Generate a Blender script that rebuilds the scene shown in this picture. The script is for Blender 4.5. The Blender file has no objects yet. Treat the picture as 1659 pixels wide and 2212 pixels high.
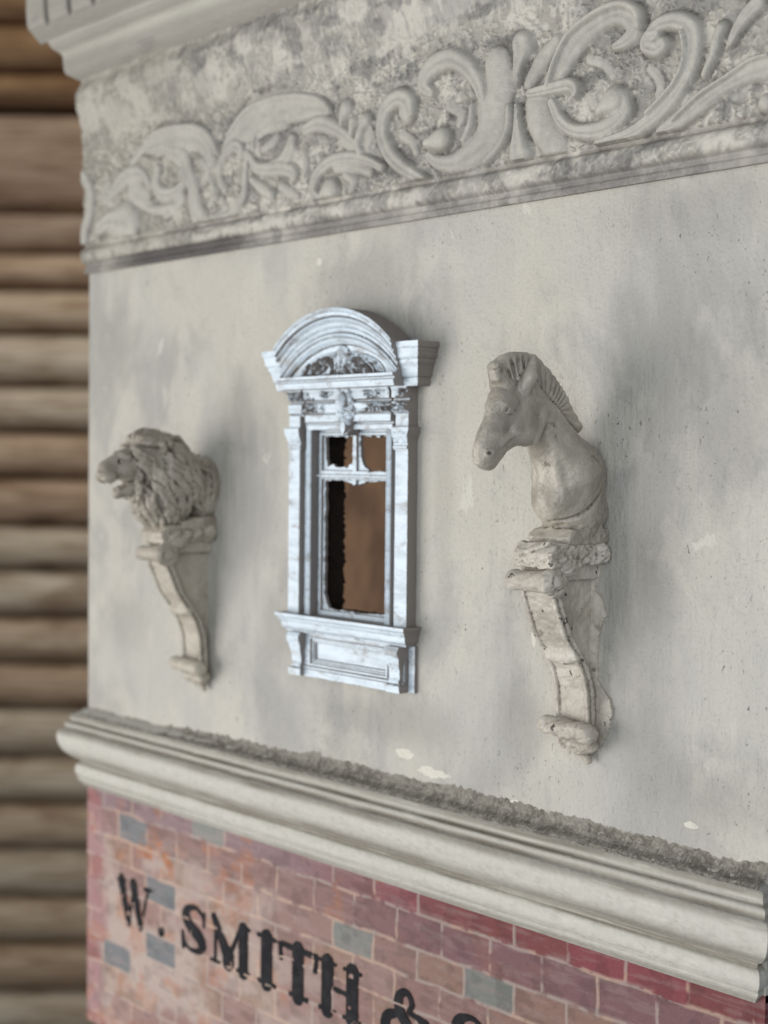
import bpy, math, json, random
import numpy as np
from mathutils import Vector, Matrix

sc = bpy.context.scene
COL = sc.collection
MM = 0.001

# ------------------------------------------------------------------ camera
CAM_YAW, CAM_PITCH, CAM_ROLL, CAM_DIST = math.radians(46.6), math.radians(2.1), math.radians(0.6), 0.43
fw = Vector((-math.sin(CAM_YAW)*math.cos(CAM_PITCH), math.cos(CAM_YAW)*math.cos(CAM_PITCH), -math.sin(CAM_PITCH)))
rt = Vector((math.cos(CAM_YAW), math.sin(CAM_YAW), 0))
up = rt.cross(fw)
c_, s_ = math.cos(CAM_ROLL), math.sin(CAM_ROLL)
rt, up = c_*rt + s_*up, -s_*rt + c_*up
cam_d = bpy.data.cameras.new('camera')
cam = bpy.data.objects.new('camera', cam_d)
COL.objects.link(cam)
cam.matrix_world = Matrix(((rt.x, up.x, -fw.x, -CAM_DIST*fw.x), (rt.y, up.y, -fw.y, -CAM_DIST*fw.y),
                           (rt.z, up.z, -fw.z, -CAM_DIST*fw.z), (0, 0, 0, 1)))
cam_d.sensor_fit = 'HORIZONTAL'
cam_d.sensor_width = 36.0
cam_d.lens = 36.0*3067/1659
cam_d.clip_start, cam_d.clip_end = 0.01, 50
cam_d.dof.use_dof = True
cam_d.dof.focus_distance = 0.362
cam_d.dof.aperture_fstop = 17.5
sc.camera = cam

# ------------------------------------------------------------------ light
w = bpy.data.worlds.new('World'); sc.world = w; w.use_nodes = True
w.node_tree.nodes['Background'].inputs[0].default_value = (0.80, 0.88, 1.0, 1)
w.node_tree.nodes['Background'].inputs[1].default_value = 0.21
def area(name, loc, aim, sx, sy, power, colr):
    l = bpy.data.lights.new(name, 'AREA'); l.shape = 'RECTANGLE'; l.size, l.size_y = sx, sy
    l.energy = power; l.color = colr
    o = bpy.data.objects.new(name, l); COL.objects.link(o); o.location = loc
    o.rotation_euler = (Vector(aim)-Vector(loc)).to_track_quat('-Z', 'Y').to_euler()
    return o
area('door_light', (-0.64, -0.98, -0.26), (0.04, 0, 0.0), 1.0, 1.0, 14.2, (1.0, 0.975, 0.94))
area('cool_fill', (0.50, -0.66, 0.10), (0.14, 0, -0.04), 0.6, 0.7, 3.5, (0.90, 0.95, 1.0))  # added cool fill lamp, brightens the right side of the wall
area('log_fill', (-1.05, 0.35, 1.35), (-2.1, 1.5, -0.1), 0.9, 0.9, 11.5, (1.0, 0.96, 0.90))  # added lamp, lifts the log wall and gives it a top-lit look
sc.view_settings.view_transform = 'Standard'
sc.view_settings.look = 'None'
sc.view_settings.exposure = 0.0
sc.view_settings.gamma = 1.0

# ------------------------------------------------------------------ helpers
TR = json.loads('''{"frieze":[[2.2,[[41.1,116.5,1.64],[38.9,121.6,2.39],[34.8,126.2,2.71],[29.3,129.4,2.89],[22.9,129.4,3.07],[18.9,127.1,2.94],[18.2,123.9,2.32],[21.3,121.3,1.39]]],[2.4,[[12.6,117.2,1.88],[11.7,120.4,2.67],[7.6,122.4,2.84],[2.6,120.7,2.87],[0.8,116.6,2.72],[0.8,112.2,2.56],[3.2,107.4,2.55],[7.9,102.9,2.37],[14.2,99.1,1.88],[20.0,96.3,1.24]]],[2.0,[[10.4,118.2,2.99],[11.3,116.8,2.51]]],[1.6,[[44.3,113.6,5.62],[44.4,108.9,5.33],[41.7,104.6,4.47],[36.0,101.6,3.61],[29.4,100.3,2.59],[23.4,101.3,1.85],[19.9,103.8,1.24]]],[1.9,[[37.4,114.8,1.05],[36.7,110.1,1.2],[34.3,106.0,1.36]]],[1.9,[[51.0,112.4,1.02],[50.7,107.2,1.17],[48.1,102.7,1.18],[42.6,98.9,1.19]]],[2.9,[[20.3,107.0,1.55],[24.6,107.5,3.22],[25.9,107.5,3.22]]],[1.5,[[47.0,116.6,4.42],[46.6,121.1,4.57],[45.7,125.3,4.13]]],[2.6,[[54.1,117.8,0.73],[54.4,122.6,1.6],[55.5,126.7,3.18],[55.4,128.4,3.47]]],[1.7,[[57.9,117.4,1.73],[62.3,122.8,2.57],[67.4,126.9,1.7]]],[2.0,[[67.2,116.2,1.98],[70.4,121.2,3.1],[75.3,126.1,3.34],[81.9,128.8,2.75],[88.0,129.3,2.72],[92.1,126.9,2.96],[92.5,123.8,2.69],[89.8,122.0,1.9],[86.8,121.3,1.09]]],[2.9,[[65.4,115.4,0.74],[68.2,121.7,0.85],[72.5,127.2,0.98],[80.8,130.6,1.1],[88.6,131.3,1.22],[93.7,128.6,1.34],[94.7,124.7,1.34]]],[2.8,[[59.1,114.3,1.44],[65.8,114.3,1.85],[72.4,114.2,1.96],[74.4,112.4,1.26],[74.2,111.1,0.84]]],[1.7,[[60.3,111.8,3.73],[61.5,106.2,3.87],[66.5,100.1,3.98]]],[2.3,[[66.3,110.8,1.28],[69.3,105.5,1.7],[74.0,102.2,1.82],[80.4,101.0,2.35],[85.9,101.7,2.6],[89.9,104.5,2.44],[88.8,107.7,2.72]]],[3.0,[[83.1,105.7,1.65],[86.1,107.6,3.42],[87.1,107.7,3.54]]],[2.6,[[99.7,121.6,1.31],[97.3,121.2,1.97],[96.8,119.4,1.97],[99.8,118.1,2.18],[101.3,118.7,2.17]]],[2.4,[[97.3,121.7,1.75],[100.2,123.9,1.96],[104.8,123.9,2.26],[109.0,122.0,2.35],[110.6,118.7,2.34],[110.4,114.7,2.34],[109.2,111.2,2.35],[107.0,107.8,2.36],[103.7,104.7,2.59],[99.6,101.8,2.4],[94.3,99.2,1.99],[88.9,98.1,1.56],[81.9,97.6,1.13]]],[2.9,[[107.7,120.4,0.64],[108.6,116.4,0.64],[108.2,112.6,0.64],[106.2,109.0,0.64],[102.6,105.8,0.65],[97.7,102.5,0.66]]],[1.8,[[101.0,97.7,1.31],[107.4,100.3,2.36],[113.6,103.4,2.54],[119.7,105.9,2.3],[125.7,107.4,2.48],[131.5,108.0,2.85]]],[2.5,[[105.4,99.8,0.65],[112.4,104.3,0.64],[119.7,107.1,0.63],[126.8,109.9,0.62],[131.4,110.2,0.61]]],[2.0,[[118.2,119.4,1.57],[117.0,117.2,1.47],[116.1,113.6,1.26],[113.8,109.1,1.06]]],[2.1,[[120.7,115.2,0.83],[122.6,118.3,1.45],[124.9,120.9,1.86],[127.9,123.0,2.05]]],[2.6,[[131.0,99.4,2.24]]],[2.4,[[54.1,111.9,0.64],[54.4,105.8,1.45],[54.7,100.8,3.2],[55.0,98.8,3.63]]],[1.6,[[-78.7,117.6,1.45],[-76.9,121.7,2.17],[-70.4,124.6,4.3],[-61.8,128.2,5.66],[-49.5,129.2,5.73],[-38.7,128.0,4.6],[-30.3,126.3,3.2],[-23.7,124.1,1.0]]],[2.4,[[-75.7,118.6,1.27],[-72.2,120.6,2.16],[-69.2,119.1,2.15],[-68.6,116.9,1.79]]],[2.1,[[-75.8,124.7,1.08],[-66.4,130.7,1.25],[-54.0,132.4,1.22],[-40.9,131.5,1.2],[-29.3,128.4,1.18],[-23.7,124.5,1.0]]],[2.2,[[-64.0,116.2,1.07],[-60.5,111.8,1.94],[-53.7,110.2,2.27],[-47.1,109.6,2.42],[-41.7,107.8,2.23],[-41.1,106.0,1.71]]],[1.8,[[-42.3,118.1,1.72],[-43.9,114.6,2.75],[-47.1,111.7,2.6],[-53.7,110.5,2.1]]],[1.9,[[-65.7,117.2,1.07],[-66.5,110.2,1.36],[-67.6,103.3,1.72],[-74.3,98.0,1.99],[-82.7,97.2,1.65]]],[2.4,[[-62.2,107.8,1.42],[-57.0,104.4,2.11],[-52.5,101.9,1.92]]],[2.1,[[-35.5,120.1,1.7],[-28.7,121.0,2.69],[-21.1,118.1,2.32],[-14.6,114.1,1.64],[-8.7,109.0,0.91]]],[2.2,[[-16.2,123.2,2.8],[-17.6,119.8,1.32]]],[2.0,[[-12.7,118.7,1.8],[-13.1,115.9,1.31]]],[2.0,[[-6.9,118.4,2.11],[-10.2,113.1,1.47],[-9.2,108.8,0.98]]],[2.3,[[0.4,102.9,1.28],[-4.8,105.6,1.45],[-13.0,108.0,1.97],[-20.4,108.5,2.16],[-27.0,106.8,2.18],[-30.6,103.2,2.02],[-31.0,99.6,1.69],[-27.9,96.9,1.85]]],[2.6,[[-25.4,98.2,2.68],[-23.3,99.3,3.67]]],[1.4,[[-5.2,102.4,1.29],[-13.0,105.4,1.64],[-20.4,105.8,1.66]]],[1.7,[[-123.3,127.7,2.32],[-115.2,129.1,4.21],[-105.3,128.7,4.53],[-94.4,126.6,4.09],[-88.2,122.4,2.95],[-85.6,117.3,1.84]]],[2.2,[[-124.7,129.8,0.97],[-115.2,132.2,1.15],[-103.4,131.8,1.13],[-92.6,129.7,1.3],[-85.1,124.8,1.28],[-82.0,120.0,1.1]]],[1.9,[[-111.2,124.7,2.29],[-103.3,121.7,3.39],[-99.4,116.3,2.81],[-96.2,110.6,2.98],[-94.9,104.2,3.35],[-92.3,99.1,3.71],[-86.1,96.2,2.21],[-81.8,96.0,1.1]]],[2.3,[[-117.1,118.8,1.92],[-118.8,114.8,2.31],[-115.0,110.1,2.68],[-107.1,109.5,2.27],[-101.3,112.1,1.88],[-102.6,116.0,1.51]]],[2.0,[[-148.0,114.3,2.01],[-140.0,118.8,3.37],[-131.5,120.0,2.75],[-126.0,117.7,1.95],[-122.5,113.7,1.55]]],[2.6,[[-156.1,102.4,2.84],[-148.7,104.4,3.62],[-138.5,103.3,6.54],[-136.4,102.2,6.52]]],[2.4,[[-167.6,123.4,2.47],[-163.0,117.9,2.66],[-162.2,110.4,2.66],[-166.0,103.5,2.47],[-166.7,98.7,2.47]]],[1.8,[[-123.1,105.7,1.36],[-115.7,104.5,1.73],[-107.7,105.0,1.14]]],[1.0,[[-132.9,113.6,4.32],[-125.9,109.9,3.11]]],[1.25,[[-134.4,124.3,1.57],[-127.4,127.9,1.75],[-121.9,127.9,1.55]]],[1.25,[[-90.6,118.0,1.48],[-87.5,114.6,1.66],[-89.3,111.9,1.48]]],[1.25,[[-131.5,110.6,2.35],[-125.9,107.6,1.95],[-121.8,107.1,1.16]]],[1.25,[[-103.2,107.1,1.88],[-108.4,104.0,2.09],[-112.3,102.2,1.53]]],[1.25,[[-80.8,116.6,1.28],[-81.3,111.6,1.46],[-78.3,106.8,1.27]]],[1.25,[[-150.2,118.6,1.41],[-153.2,115.0,1.82],[-148.0,111.1,1.61]]],[1.25,[[-77.0,100.9,1.09],[-81.2,98.5,1.46],[-86.1,98.0,1.1]]],[1.25,[[-117.9,125.0,1.15],[-111.2,126.2,1.52],[-103.4,125.8,1.32]]],[1.25,[[-59.5,122.5,1.41],[-53.9,124.1,2.1],[-46.2,123.5,1.73]]],[1.25,[[-86.5,112.2,1.1],[-84.0,106.1,1.28],[-86.4,102.7,1.1]]],[1.25,[[-36.9,112.9,1.19],[-35.3,109.3,1.36],[-36.3,106.1,1.02]]],[1.25,[[-57.2,117.3,1.23],[-52.7,118.7,1.57],[-50.0,120.3,1.22]]],[1.25,[[-48.1,104.2,1.39],[-43.7,101.6,1.55],[-39.4,99.7,1.03]]],[1.25,[[-18.0,114.0,1.16],[-13.5,110.4,1.15]]],[1.25,[[-16.4,103.3,1.32],[-12.9,100.9,1.47],[-13.9,98.1,1.15]]],[0.75,[[-9.2,118.9,1.63],[-6.3,113.9,1.94],[-7.2,110.2,1.3]]],[0.75,[[27.8,116.4,1.37],[32.1,113.9,1.51],[31.3,111.0,1.06]]],[0.75,[[8.2,111.6,1.26],[12.3,109.1,1.41],[14.1,105.7,1.09]]],[0.75,[[77.9,119.8,1.11],[82.8,117.7,1.24],[85.6,114.5,1.09]]],[0.75,[[78.1,110.9,0.97],[79.5,107.9,1.11]]],[0.75,[[97.2,113.9,1.07],[100.2,110.2,1.19],[99.7,106.6,0.93]]]],"zebra":{"muz":[39.99,16.45,2.53],"nose":[37.22,21.71,2.93],"cheek":[28.01,24.93,4.57],"fore":[33.14,30.22,3.92],"jaw":[27.04,22.51,2.44],"n0":[23.94,29.93,4.61],"n1":[18.14,24.24,5.75],"n2":[13.2,19.03,6.43],"n3":[8.13,12.76,7.92],"chest":[11.92,6.15,6.14],"belly":[6.36,1.62,6.05],"back":[-1.01,11.16,6.13],"back2":[-4.3,4.01,5.84],"chin":[36.9,16.63,1.8]},"zmane":[[34.11,33.79],[37.26,35.15],[38.07,37.79],[37.35,39.62],[34.27,41.73],[30.22,42.96],[26.09,42.97],[22.58,42.41],[18.98,39.99],[15.08,37.4],[11.09,33.51],[8.54,30.15],[5.22,26.76],[3.4,24.42],[5.38,23.1],[13.92,29.34],[20.75,34.36],[28.22,34.65]],"lion":{"muz":[40.01,10.66,2.82],"brow":[35.51,15.24,2.75],"face":[32.27,11.13,5.06],"jaw":[34.39,3.33,1.93],"jawb":[30.08,5.13,2.77],"m0":[23.55,15.8,7.91],"m1":[16.8,8.81,10.11],"m2":[18.45,1.3,7.98],"m3":[12.24,6.91,9.94],"body":[0.02,6.87,9.15],"body2":[-0.02,1.08,7.23],"earn":[20.51,19.8,2.1],"earf":[31.24,22.17,1.84],"top":[25.78,21.34,3.25]}}''')
def lin(r, g, b):
    f = lambda v: (v/255/12.92) if v/255 <= 0.04045 else ((v/255+0.055)/1.055)**2.4
    return (f(r), f(g), f(b))
def sm(a, b, x):
    t = np.clip((x-a)/(b-a), 0, 1); return t*t*(3-2*t)
def _h(ix, iy, seed):
    n = (ix.astype(np.int64)*374761393 + iy.astype(np.int64)*668265263 + seed*974711) & 0x7fffffff
    n = ((n ^ (n >> 13))*1274126177) & 0x7fffffff
    return ((n ^ (n >> 16)) & 0xffff)/65535.0
def vn(x, y, seed=0):
    ix, iy = np.floor(x), np.floor(y); fx, fy = x-ix, y-iy
    fx = fx*fx*fx*(fx*(fx*6-15)+10); fy = fy*fy*fy*(fy*(fy*6-15)+10)
    a, b = _h(ix, iy, seed), _h(ix+1, iy, seed); c, d = _h(ix, iy+1, seed), _h(ix+1, iy+1, seed)
    return (a+(b-a)*fx)*(1-fy)+(c+(d-c)*fx)*fy
def fbm(x, y, seed=0, o=4):
    t, amp, n = 0, 1.0, 0
    for i in range(o):
        t = t+amp*vn(x*2**i+i*17.3, y*2**i-i*9.1, seed+i); n += amp; amp *= 0.5
    return t/n
def tag(o, label=None, cat=None, group=None, kind=None):
    if label: o['label'] = label
    if cat: o['category'] = cat
    if group: o['group'] = group
    if kind: o['kind'] = kind
    return o
def empty(name, loc=(0, 0, 0)):
    o = bpy.data.objects.new(name, None); COL.objects.link(o); o.location = loc; o.empty_display_size = 0.02
    return o
def mesh(name, verts, faces, mat, parent=None, sharp=38, cols=None):
    me = bpy.data.meshes.new(name)
    V = np.asarray(verts, dtype=np.float32)
    if isinstance(faces, np.ndarray):
        n = len(faces)
        me.vertices.add(len(V)); me.vertices.foreach_set('co', V.ravel())
        me.loops.add(n*4); me.polygons.add(n)
        me.polygons.foreach_set('loop_start', np.arange(0, n*4, 4, dtype=np.int32))
        me.polygons.foreach_set('loop_total', np.full(n, 4, dtype=np.int32))
        me.loops.foreach_set('vertex_index', faces.astype(np.int32).ravel())
        me.update(calc_edges=True); me.validate()
    else:
        me.from_pydata([tuple(map(float, v)) for v in V], [], [tuple(f) for f in faces])
    if cols is not None:
        at = me.color_attributes.new('paint', 'FLOAT_COLOR', 'POINT')
        cc = np.ones((len(V), 4), dtype=np.float32); cc[:, :3] = cols
        at.data.foreach_set('color', cc.ravel())
    me.materials.append(mat)
    me.polygons.foreach_set('use_smooth', np.ones(len(me.polygons), dtype=bool))
    if sharp: me.set_sharp_from_angle(angle=math.radians(sharp))
    o = bpy.data.objects.new(name, me); COL.objects.link(o)
    if parent is not None:
        o.parent = parent
        o.matrix_parent_inverse = Matrix.Translation(parent.matrix_basis.translation).inverted() if parent.parent is None else Matrix.Identity(4)
    return o
def hf(name, mat, parent, x0, x1, z0, z1, h, fn, base=-0.3, col=None, sharp=50):
    """relief sheet: depth (mm out of the wall) over a grid, with side skirts back to the base depth"""
    nx, nz = int(round((x1-x0)/h))+1, int(round((z1-z0)/h))+1
    X, Z = np.meshgrid(np.linspace(x0, x1, nx), np.linspace(z0, z1, nz))
    D, M = fn(X, Z)
    D = np.broadcast_to(D, X.shape).astype(float)
    M = np.broadcast_to(M, X.shape)
    cell = M[:-1, :-1] & M[1:, :-1] & M[:-1, 1:] & M[1:, 1:]
    idx = np.arange(nx*nz).reshape(nz, nx)
    A, B, Cc, Dd = idx[:-1, :-1], idx[:-1, 1:], idx[1:, 1:], idx[1:, :-1]
    front = np.stack([A[cell], B[cell], Cc[cell], Dd[cell]], 1)
    pad = np.pad(cell, 1)
    N = nx*nz; sk = []
    for (sl, e0, e1) in ((pad[:-2, 1:-1], A, B), (pad[2:, 1:-1], Cc, Dd), (pad[1:-1, :-2], Dd, A), (pad[1:-1, 2:], B, Cc)):
        m = cell & ~sl
        sk.append(np.stack([e1[m], e0[m], e0[m]+N, e1[m]+N], 1))
    F = np.concatenate([front]+sk)
    P = np.stack([X.ravel(), -D.ravel(), Z.ravel()], 1)
    Q = P.copy(); Q[:, 1] = -base
    V = np.concatenate([P, Q])*MM
    cols = None
    if col is not None:
        c0 = col(X, Z, D).reshape(-1, 3); cols = np.concatenate([c0, c0])
    used = np.unique(F); rem = np.full(2*N, -1); rem[used] = np.arange(len(used))
    return mesh(name, V[used], rem[F], mat, parent, sharp, None if cols is None else cols[used])
def pip(poly, X, Z):
    r = np.zeros(X.shape, bool); n = len(poly)
    for i in range(n):
        (xa, za), (xb, zb) = poly[i], poly[(i+1) % n]
        if za == zb: continue
        r ^= ((za > Z) != (zb > Z)) & (X < (xb-xa)*(Z-za)/(zb-za)+xa)
    return r
def pdist(poly, X, Z, closed=True):
    d = np.full(X.shape, 1e9); n = len(poly)
    for i in range(n if closed else n-1):
        (xa, za), (xb, zb) = poly[i][:2], poly[(i+1) % n][:2]
        ex, ez = xb-xa, zb-za
        t = np.clip(((X-xa)*ex+(Z-za)*ez)/(ex*ex+ez*ez+1e-12), 0, 1)
        d = np.minimum(d, np.hypot(X-xa-t*ex, Z-za-t*ez))
    return d
def sdpoly(poly, X, Z):
    d = pdist(poly, X, Z); return np.where(pip(poly, X, Z), -d, d)
def spline(pts, n=8):
    P = np.array(pts, float); out = []
    if len(P) == 1: P = np.vstack([P, P+[.05, .05, 0]])
    P = np.vstack([2*P[0]-P[1], P, 2*P[-1]-P[-2]])
    for i in range(1, len(P)-2):
        for t in np.linspace(0, 1, n, endpoint=False):
            a, b, c, d = P[i-1], P[i], P[i+1], P[i+2]
            out.append(0.5*((2*b)+(c-a)*t+(2*a-5*b+4*c-d)*t*t+(3*b-a-3*c+d)*t**3))
    out.append(P[-2]); return np.array(out)
def stroke_ratio(pts, X, Z):
    """smallest distance / radius to a polyline of varying radius"""
    best = np.full(X.shape, 9.0)
    for i in range(len(pts)-1):
        xa, za, ra = pts[i]; xb, zb, rb = pts[i+1]
        R = max(ra, rb)*1.6
        m = (X > min(xa, xb)-R) & (X < max(xa, xb)+R) & (Z > min(za, zb)-R) & (Z < max(za, zb)+R)
        if not m.any(): continue
        x, z = X[m], Z[m]; ex, ez = xb-xa, zb-za
        t = np.clip(((x-xa)*ex+(z-za)*ez)/(ex*ex+ez*ez+1e-9), 0, 1)
        q = np.hypot(x-xa-t*ex, z-za-t*ez)/np.maximum(ra+(rb-ra)*t, .05)
        best[m] = np.minimum(best[m], q)
    return best
def sweep(name, mat, parent, path, prof, sharp=30, sub=1, col=None):
    """profile (d, z) swept along path corners [(x, y, nx, ny)], n = unit-scaled outward offset"""
    V = []; F = []; n = len(prof)
    pts = []
    for i in range(len(path)-1):
        for t in np.linspace(0, 1, sub, endpoint=False):
            pts.append(np.array(path[i])*(1-t)+np.array(path[i+1])*t)
    pts.append(np.array(path[-1]))
    for (x, y, ax, ay) in pts:
        for d, z in prof: V.append(((x+ax*d)*MM, (y+ay*d)*MM, z*MM))
    for i in range(len(pts)-1):
        for k in range(n-1):
            F.append((i*n+k, (i+1)*n+k, (i+1)*n+k+1, i*n+k+1))
    cols = None
    if col is not None:
        VA = np.array(V)/MM; cols = col(VA[:, 0], VA[:, 1], VA[:, 2], np.tile(np.array([p[0] for p in prof]), len(pts)))
    return mesh(name, V, np.array(F), mat, parent, sharp, cols)
def box(name, mat, parent, x0, x1, y0, y1, z0, z1):
    V = [(x*MM, y*MM, z*MM) for x in (x0, x1) for y in (y0, y1) for z in (z0, z1)]
    F = [(0, 1, 3, 2), (4, 6, 7, 5), (0, 4, 5, 1), (2, 3, 7, 6), (0, 2, 6, 4), (1, 5, 7, 3)]
    return mesh(name, V, F, mat, parent, 20)

# signed-distance sculpting: blend rounded solids, then skin the zero surface with quads
class Clay:
    def __init__(s, lo, hi, h):
        s.lo, s.h = np.array(lo, float), h
        s.n = np.ceil((np.array(hi)-lo)/h).astype(int)+1
        s.ax = [s.lo[i]+np.arange(s.n[i])*h for i in range(3)]
        s.v = np.full(s.n, 50.0, dtype=np.float32)
    def sub(s, lo, hi):
        i0 = np.clip(np.floor((np.array(lo)-s.lo)/s.h).astype(int), 0, s.n-1); i1 = np.clip(np.ceil((np.array(hi)-s.lo)/s.h).astype(int)+1, 1, s.n)
        sl = tuple(slice(a, max(b, a+1)) for a, b in zip(i0, i1))
        return sl, np.meshgrid(s.ax[0][sl[0]], s.ax[1][sl[1]], s.ax[2][sl[2]], indexing='ij')
    def blend(s, sl, f, k, mode='add'):
        a = s.v[sl]
        if mode == 'cut':
            f = -f; h = np.clip(0.5-0.5*(a-f)/k, 0, 1); s.v[sl] = a+(f-a)*h+k*h*(1-h)
        else:
            h = np.clip(0.5+0.5*(a-f)/k, 0, 1); s.v[sl] = a+(f-a)*h-k*h*(1-h)
    def cap(s, p, q, r0, r1=None, k=1.0, mode='add', su=1.0):
        r1 = r0 if r1 is None else r1
        p, q = np.array(p, float), np.array(q, float); R = max(r0, r1)*max(su, 1)+k*1.5+2*s.h
        sl, (U, D, Z) = s.sub(np.minimum(p, q)-R, np.maximum(p, q)+R)
        e = (q-p)/np.array([su, 1, 1]); x, y, z = (U-p[0])/su, D-p[1], Z-p[2]
        t = np.clip((x*e[0]+y*e[1]+z*e[2])/(e@e+1e-9), 0, 1)
        f = np.sqrt((x-t*e[0])**2+(y-t*e[1])**2+(z-t*e[2])**2)-(r0+(r1-r0)*t)
        s.blend(sl, f, k, mode)
    def ell(s, c, r, k=1.0, mode='add'):
        c, r = np.array(c, float), np.array(r, float)
        sl, (U, D, Z) = s.sub(c-r-k*1.5-2*s.h, c+r+k*1.5+2*s.h)
        q = np.sqrt(((U-c[0])/r[0])**2+((D-c[1])/r[1])**2+((Z-c[2])/r[2])**2)
        s.blend(sl, (q-1)*r.min(), k, mode)
    def slab(s, poly, u0, u1, k=0.4, mode='add', rnd=0.3, wob=None):
        P = np.array(poly, float); m = k*1.5+rnd+2*s.h
        sl, (U, D, Z) = s.sub((u0-m, P[:, 0].min()-m, P[:, 1].min()-m), (u1+m, P[:, 0].max()+m, P[:, 1].max()+m))
        f2 = sdpoly(poly, D[0], Z[0])[None]+rnd
        fu = np.abs(U-(u0+u1)/2)-(u1-u0)/2+rnd
        if wob is not None: fu = fu+wob(U, D, Z)
        f = np.minimum(np.maximum(f2, fu), 0)+np.sqrt(np.maximum(f2, 0)**2+np.maximum(fu, 0)**2)-rnd
        s.blend(sl, f, k, mode)
    def rough(s, amp, sc_, seed=1, lo=-1e9, hi=1e9):
        U, D, Z = np.meshgrid(*s.ax, indexing='ij')
        n = (fbm(U/sc_+D*.37/sc_+9, Z/sc_+D*.61/sc_, seed, 3)+fbm(D/sc_+U*.29/sc_, Z/sc_-U*.41/sc_+5, seed+7, 3))-1.0
        s.v += (amp*n*((Z > lo) & (Z < hi))).astype(np.float32)
    def skin(s, name, mat, parent, x0, wall=None, sharp=None):
        v = s.v.copy()
        if wall is not None: v = np.maximum(v, (wall-s.ax[1])[None, :, None])
        v[0], v[-1], v[:, 0], v[:, -1], v[:, :, 0], v[:, :, -1] = 9, 9, 9, 9, 9, 9
        ins = v < 0; c = np.zeros(np.array(v.shape)-1, int)
        cs = {}
        for i in (0, 1):
            for j in (0, 1):
                for k in (0, 1):
                    cs[i, j, k] = tuple(slice(o, o+m-1) for o, m in zip((i, j, k), v.shape)); c += ins[cs[i, j, k]]
        act = (c > 0) & (c < 8); ids = np.full(act.shape, -1); ids[act] = np.arange(act.sum())
        acc = np.zeros((act.sum(), 3)); cnt = np.zeros(act.sum())
        for a in cs:
            for axn in range(3):
                if a[axn]: continue
                b = list(a); b[axn] = 1; b = tuple(b)
                va, vb = v[cs[a]][act], v[cs[b]][act]
                m = (va < 0) != (vb < 0); t = np.where(m, va/(va-vb+1e-12), 0)
                p = np.tile(np.array(a, float), (len(va), 1)); p[:, axn] += t
                acc += p*m[:, None]; cnt += m
        base = np.stack(np.nonzero(act), 1)
        P = s.lo+(base+acc/cnt[:, None])*s.h
        Fs = []
        for axn in range(3):
            o1, o2 = [(1, 2), (2, 0), (0, 1)][axn]
            sa = [slice(None)]*3; sb = [slice(None)]*3; sa[axn] = slice(0, -1); sb[axn] = slice(1, None)
            A, B = ins[tuple(sa)], ins[tuple(sb)]
            for flip, m in ((0, A & ~B), (1, ~A & B)):
                I = np.stack(np.nonzero(m), 1)
                I = I[(I[:, o1] > 0) & (I[:, o2] > 0)]
                q = []
                for d1, d2 in ((1, 1), (0, 1), (0, 0), (1, 0)):
                    J = I.copy(); J[:, o1] -= d1; J[:, o2] -= d2; q.append(ids[J[:, 0], J[:, 1], J[:, 2]])
                q = np.stack(q, 1)
                Fs.append(q if not flip else q[:, ::-1])
        F = np.concatenate(Fs); F = F[(F >= 0).all(1)]
        W = np.stack([P[:, 0]+x0, -P[:, 1], P[:, 2]], 1)*MM
        # (u, d, z) -> (x, -y, z) mirrors the winding
        return mesh(name, W, F[:, ::-1].copy(), mat, parent, sharp)

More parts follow.
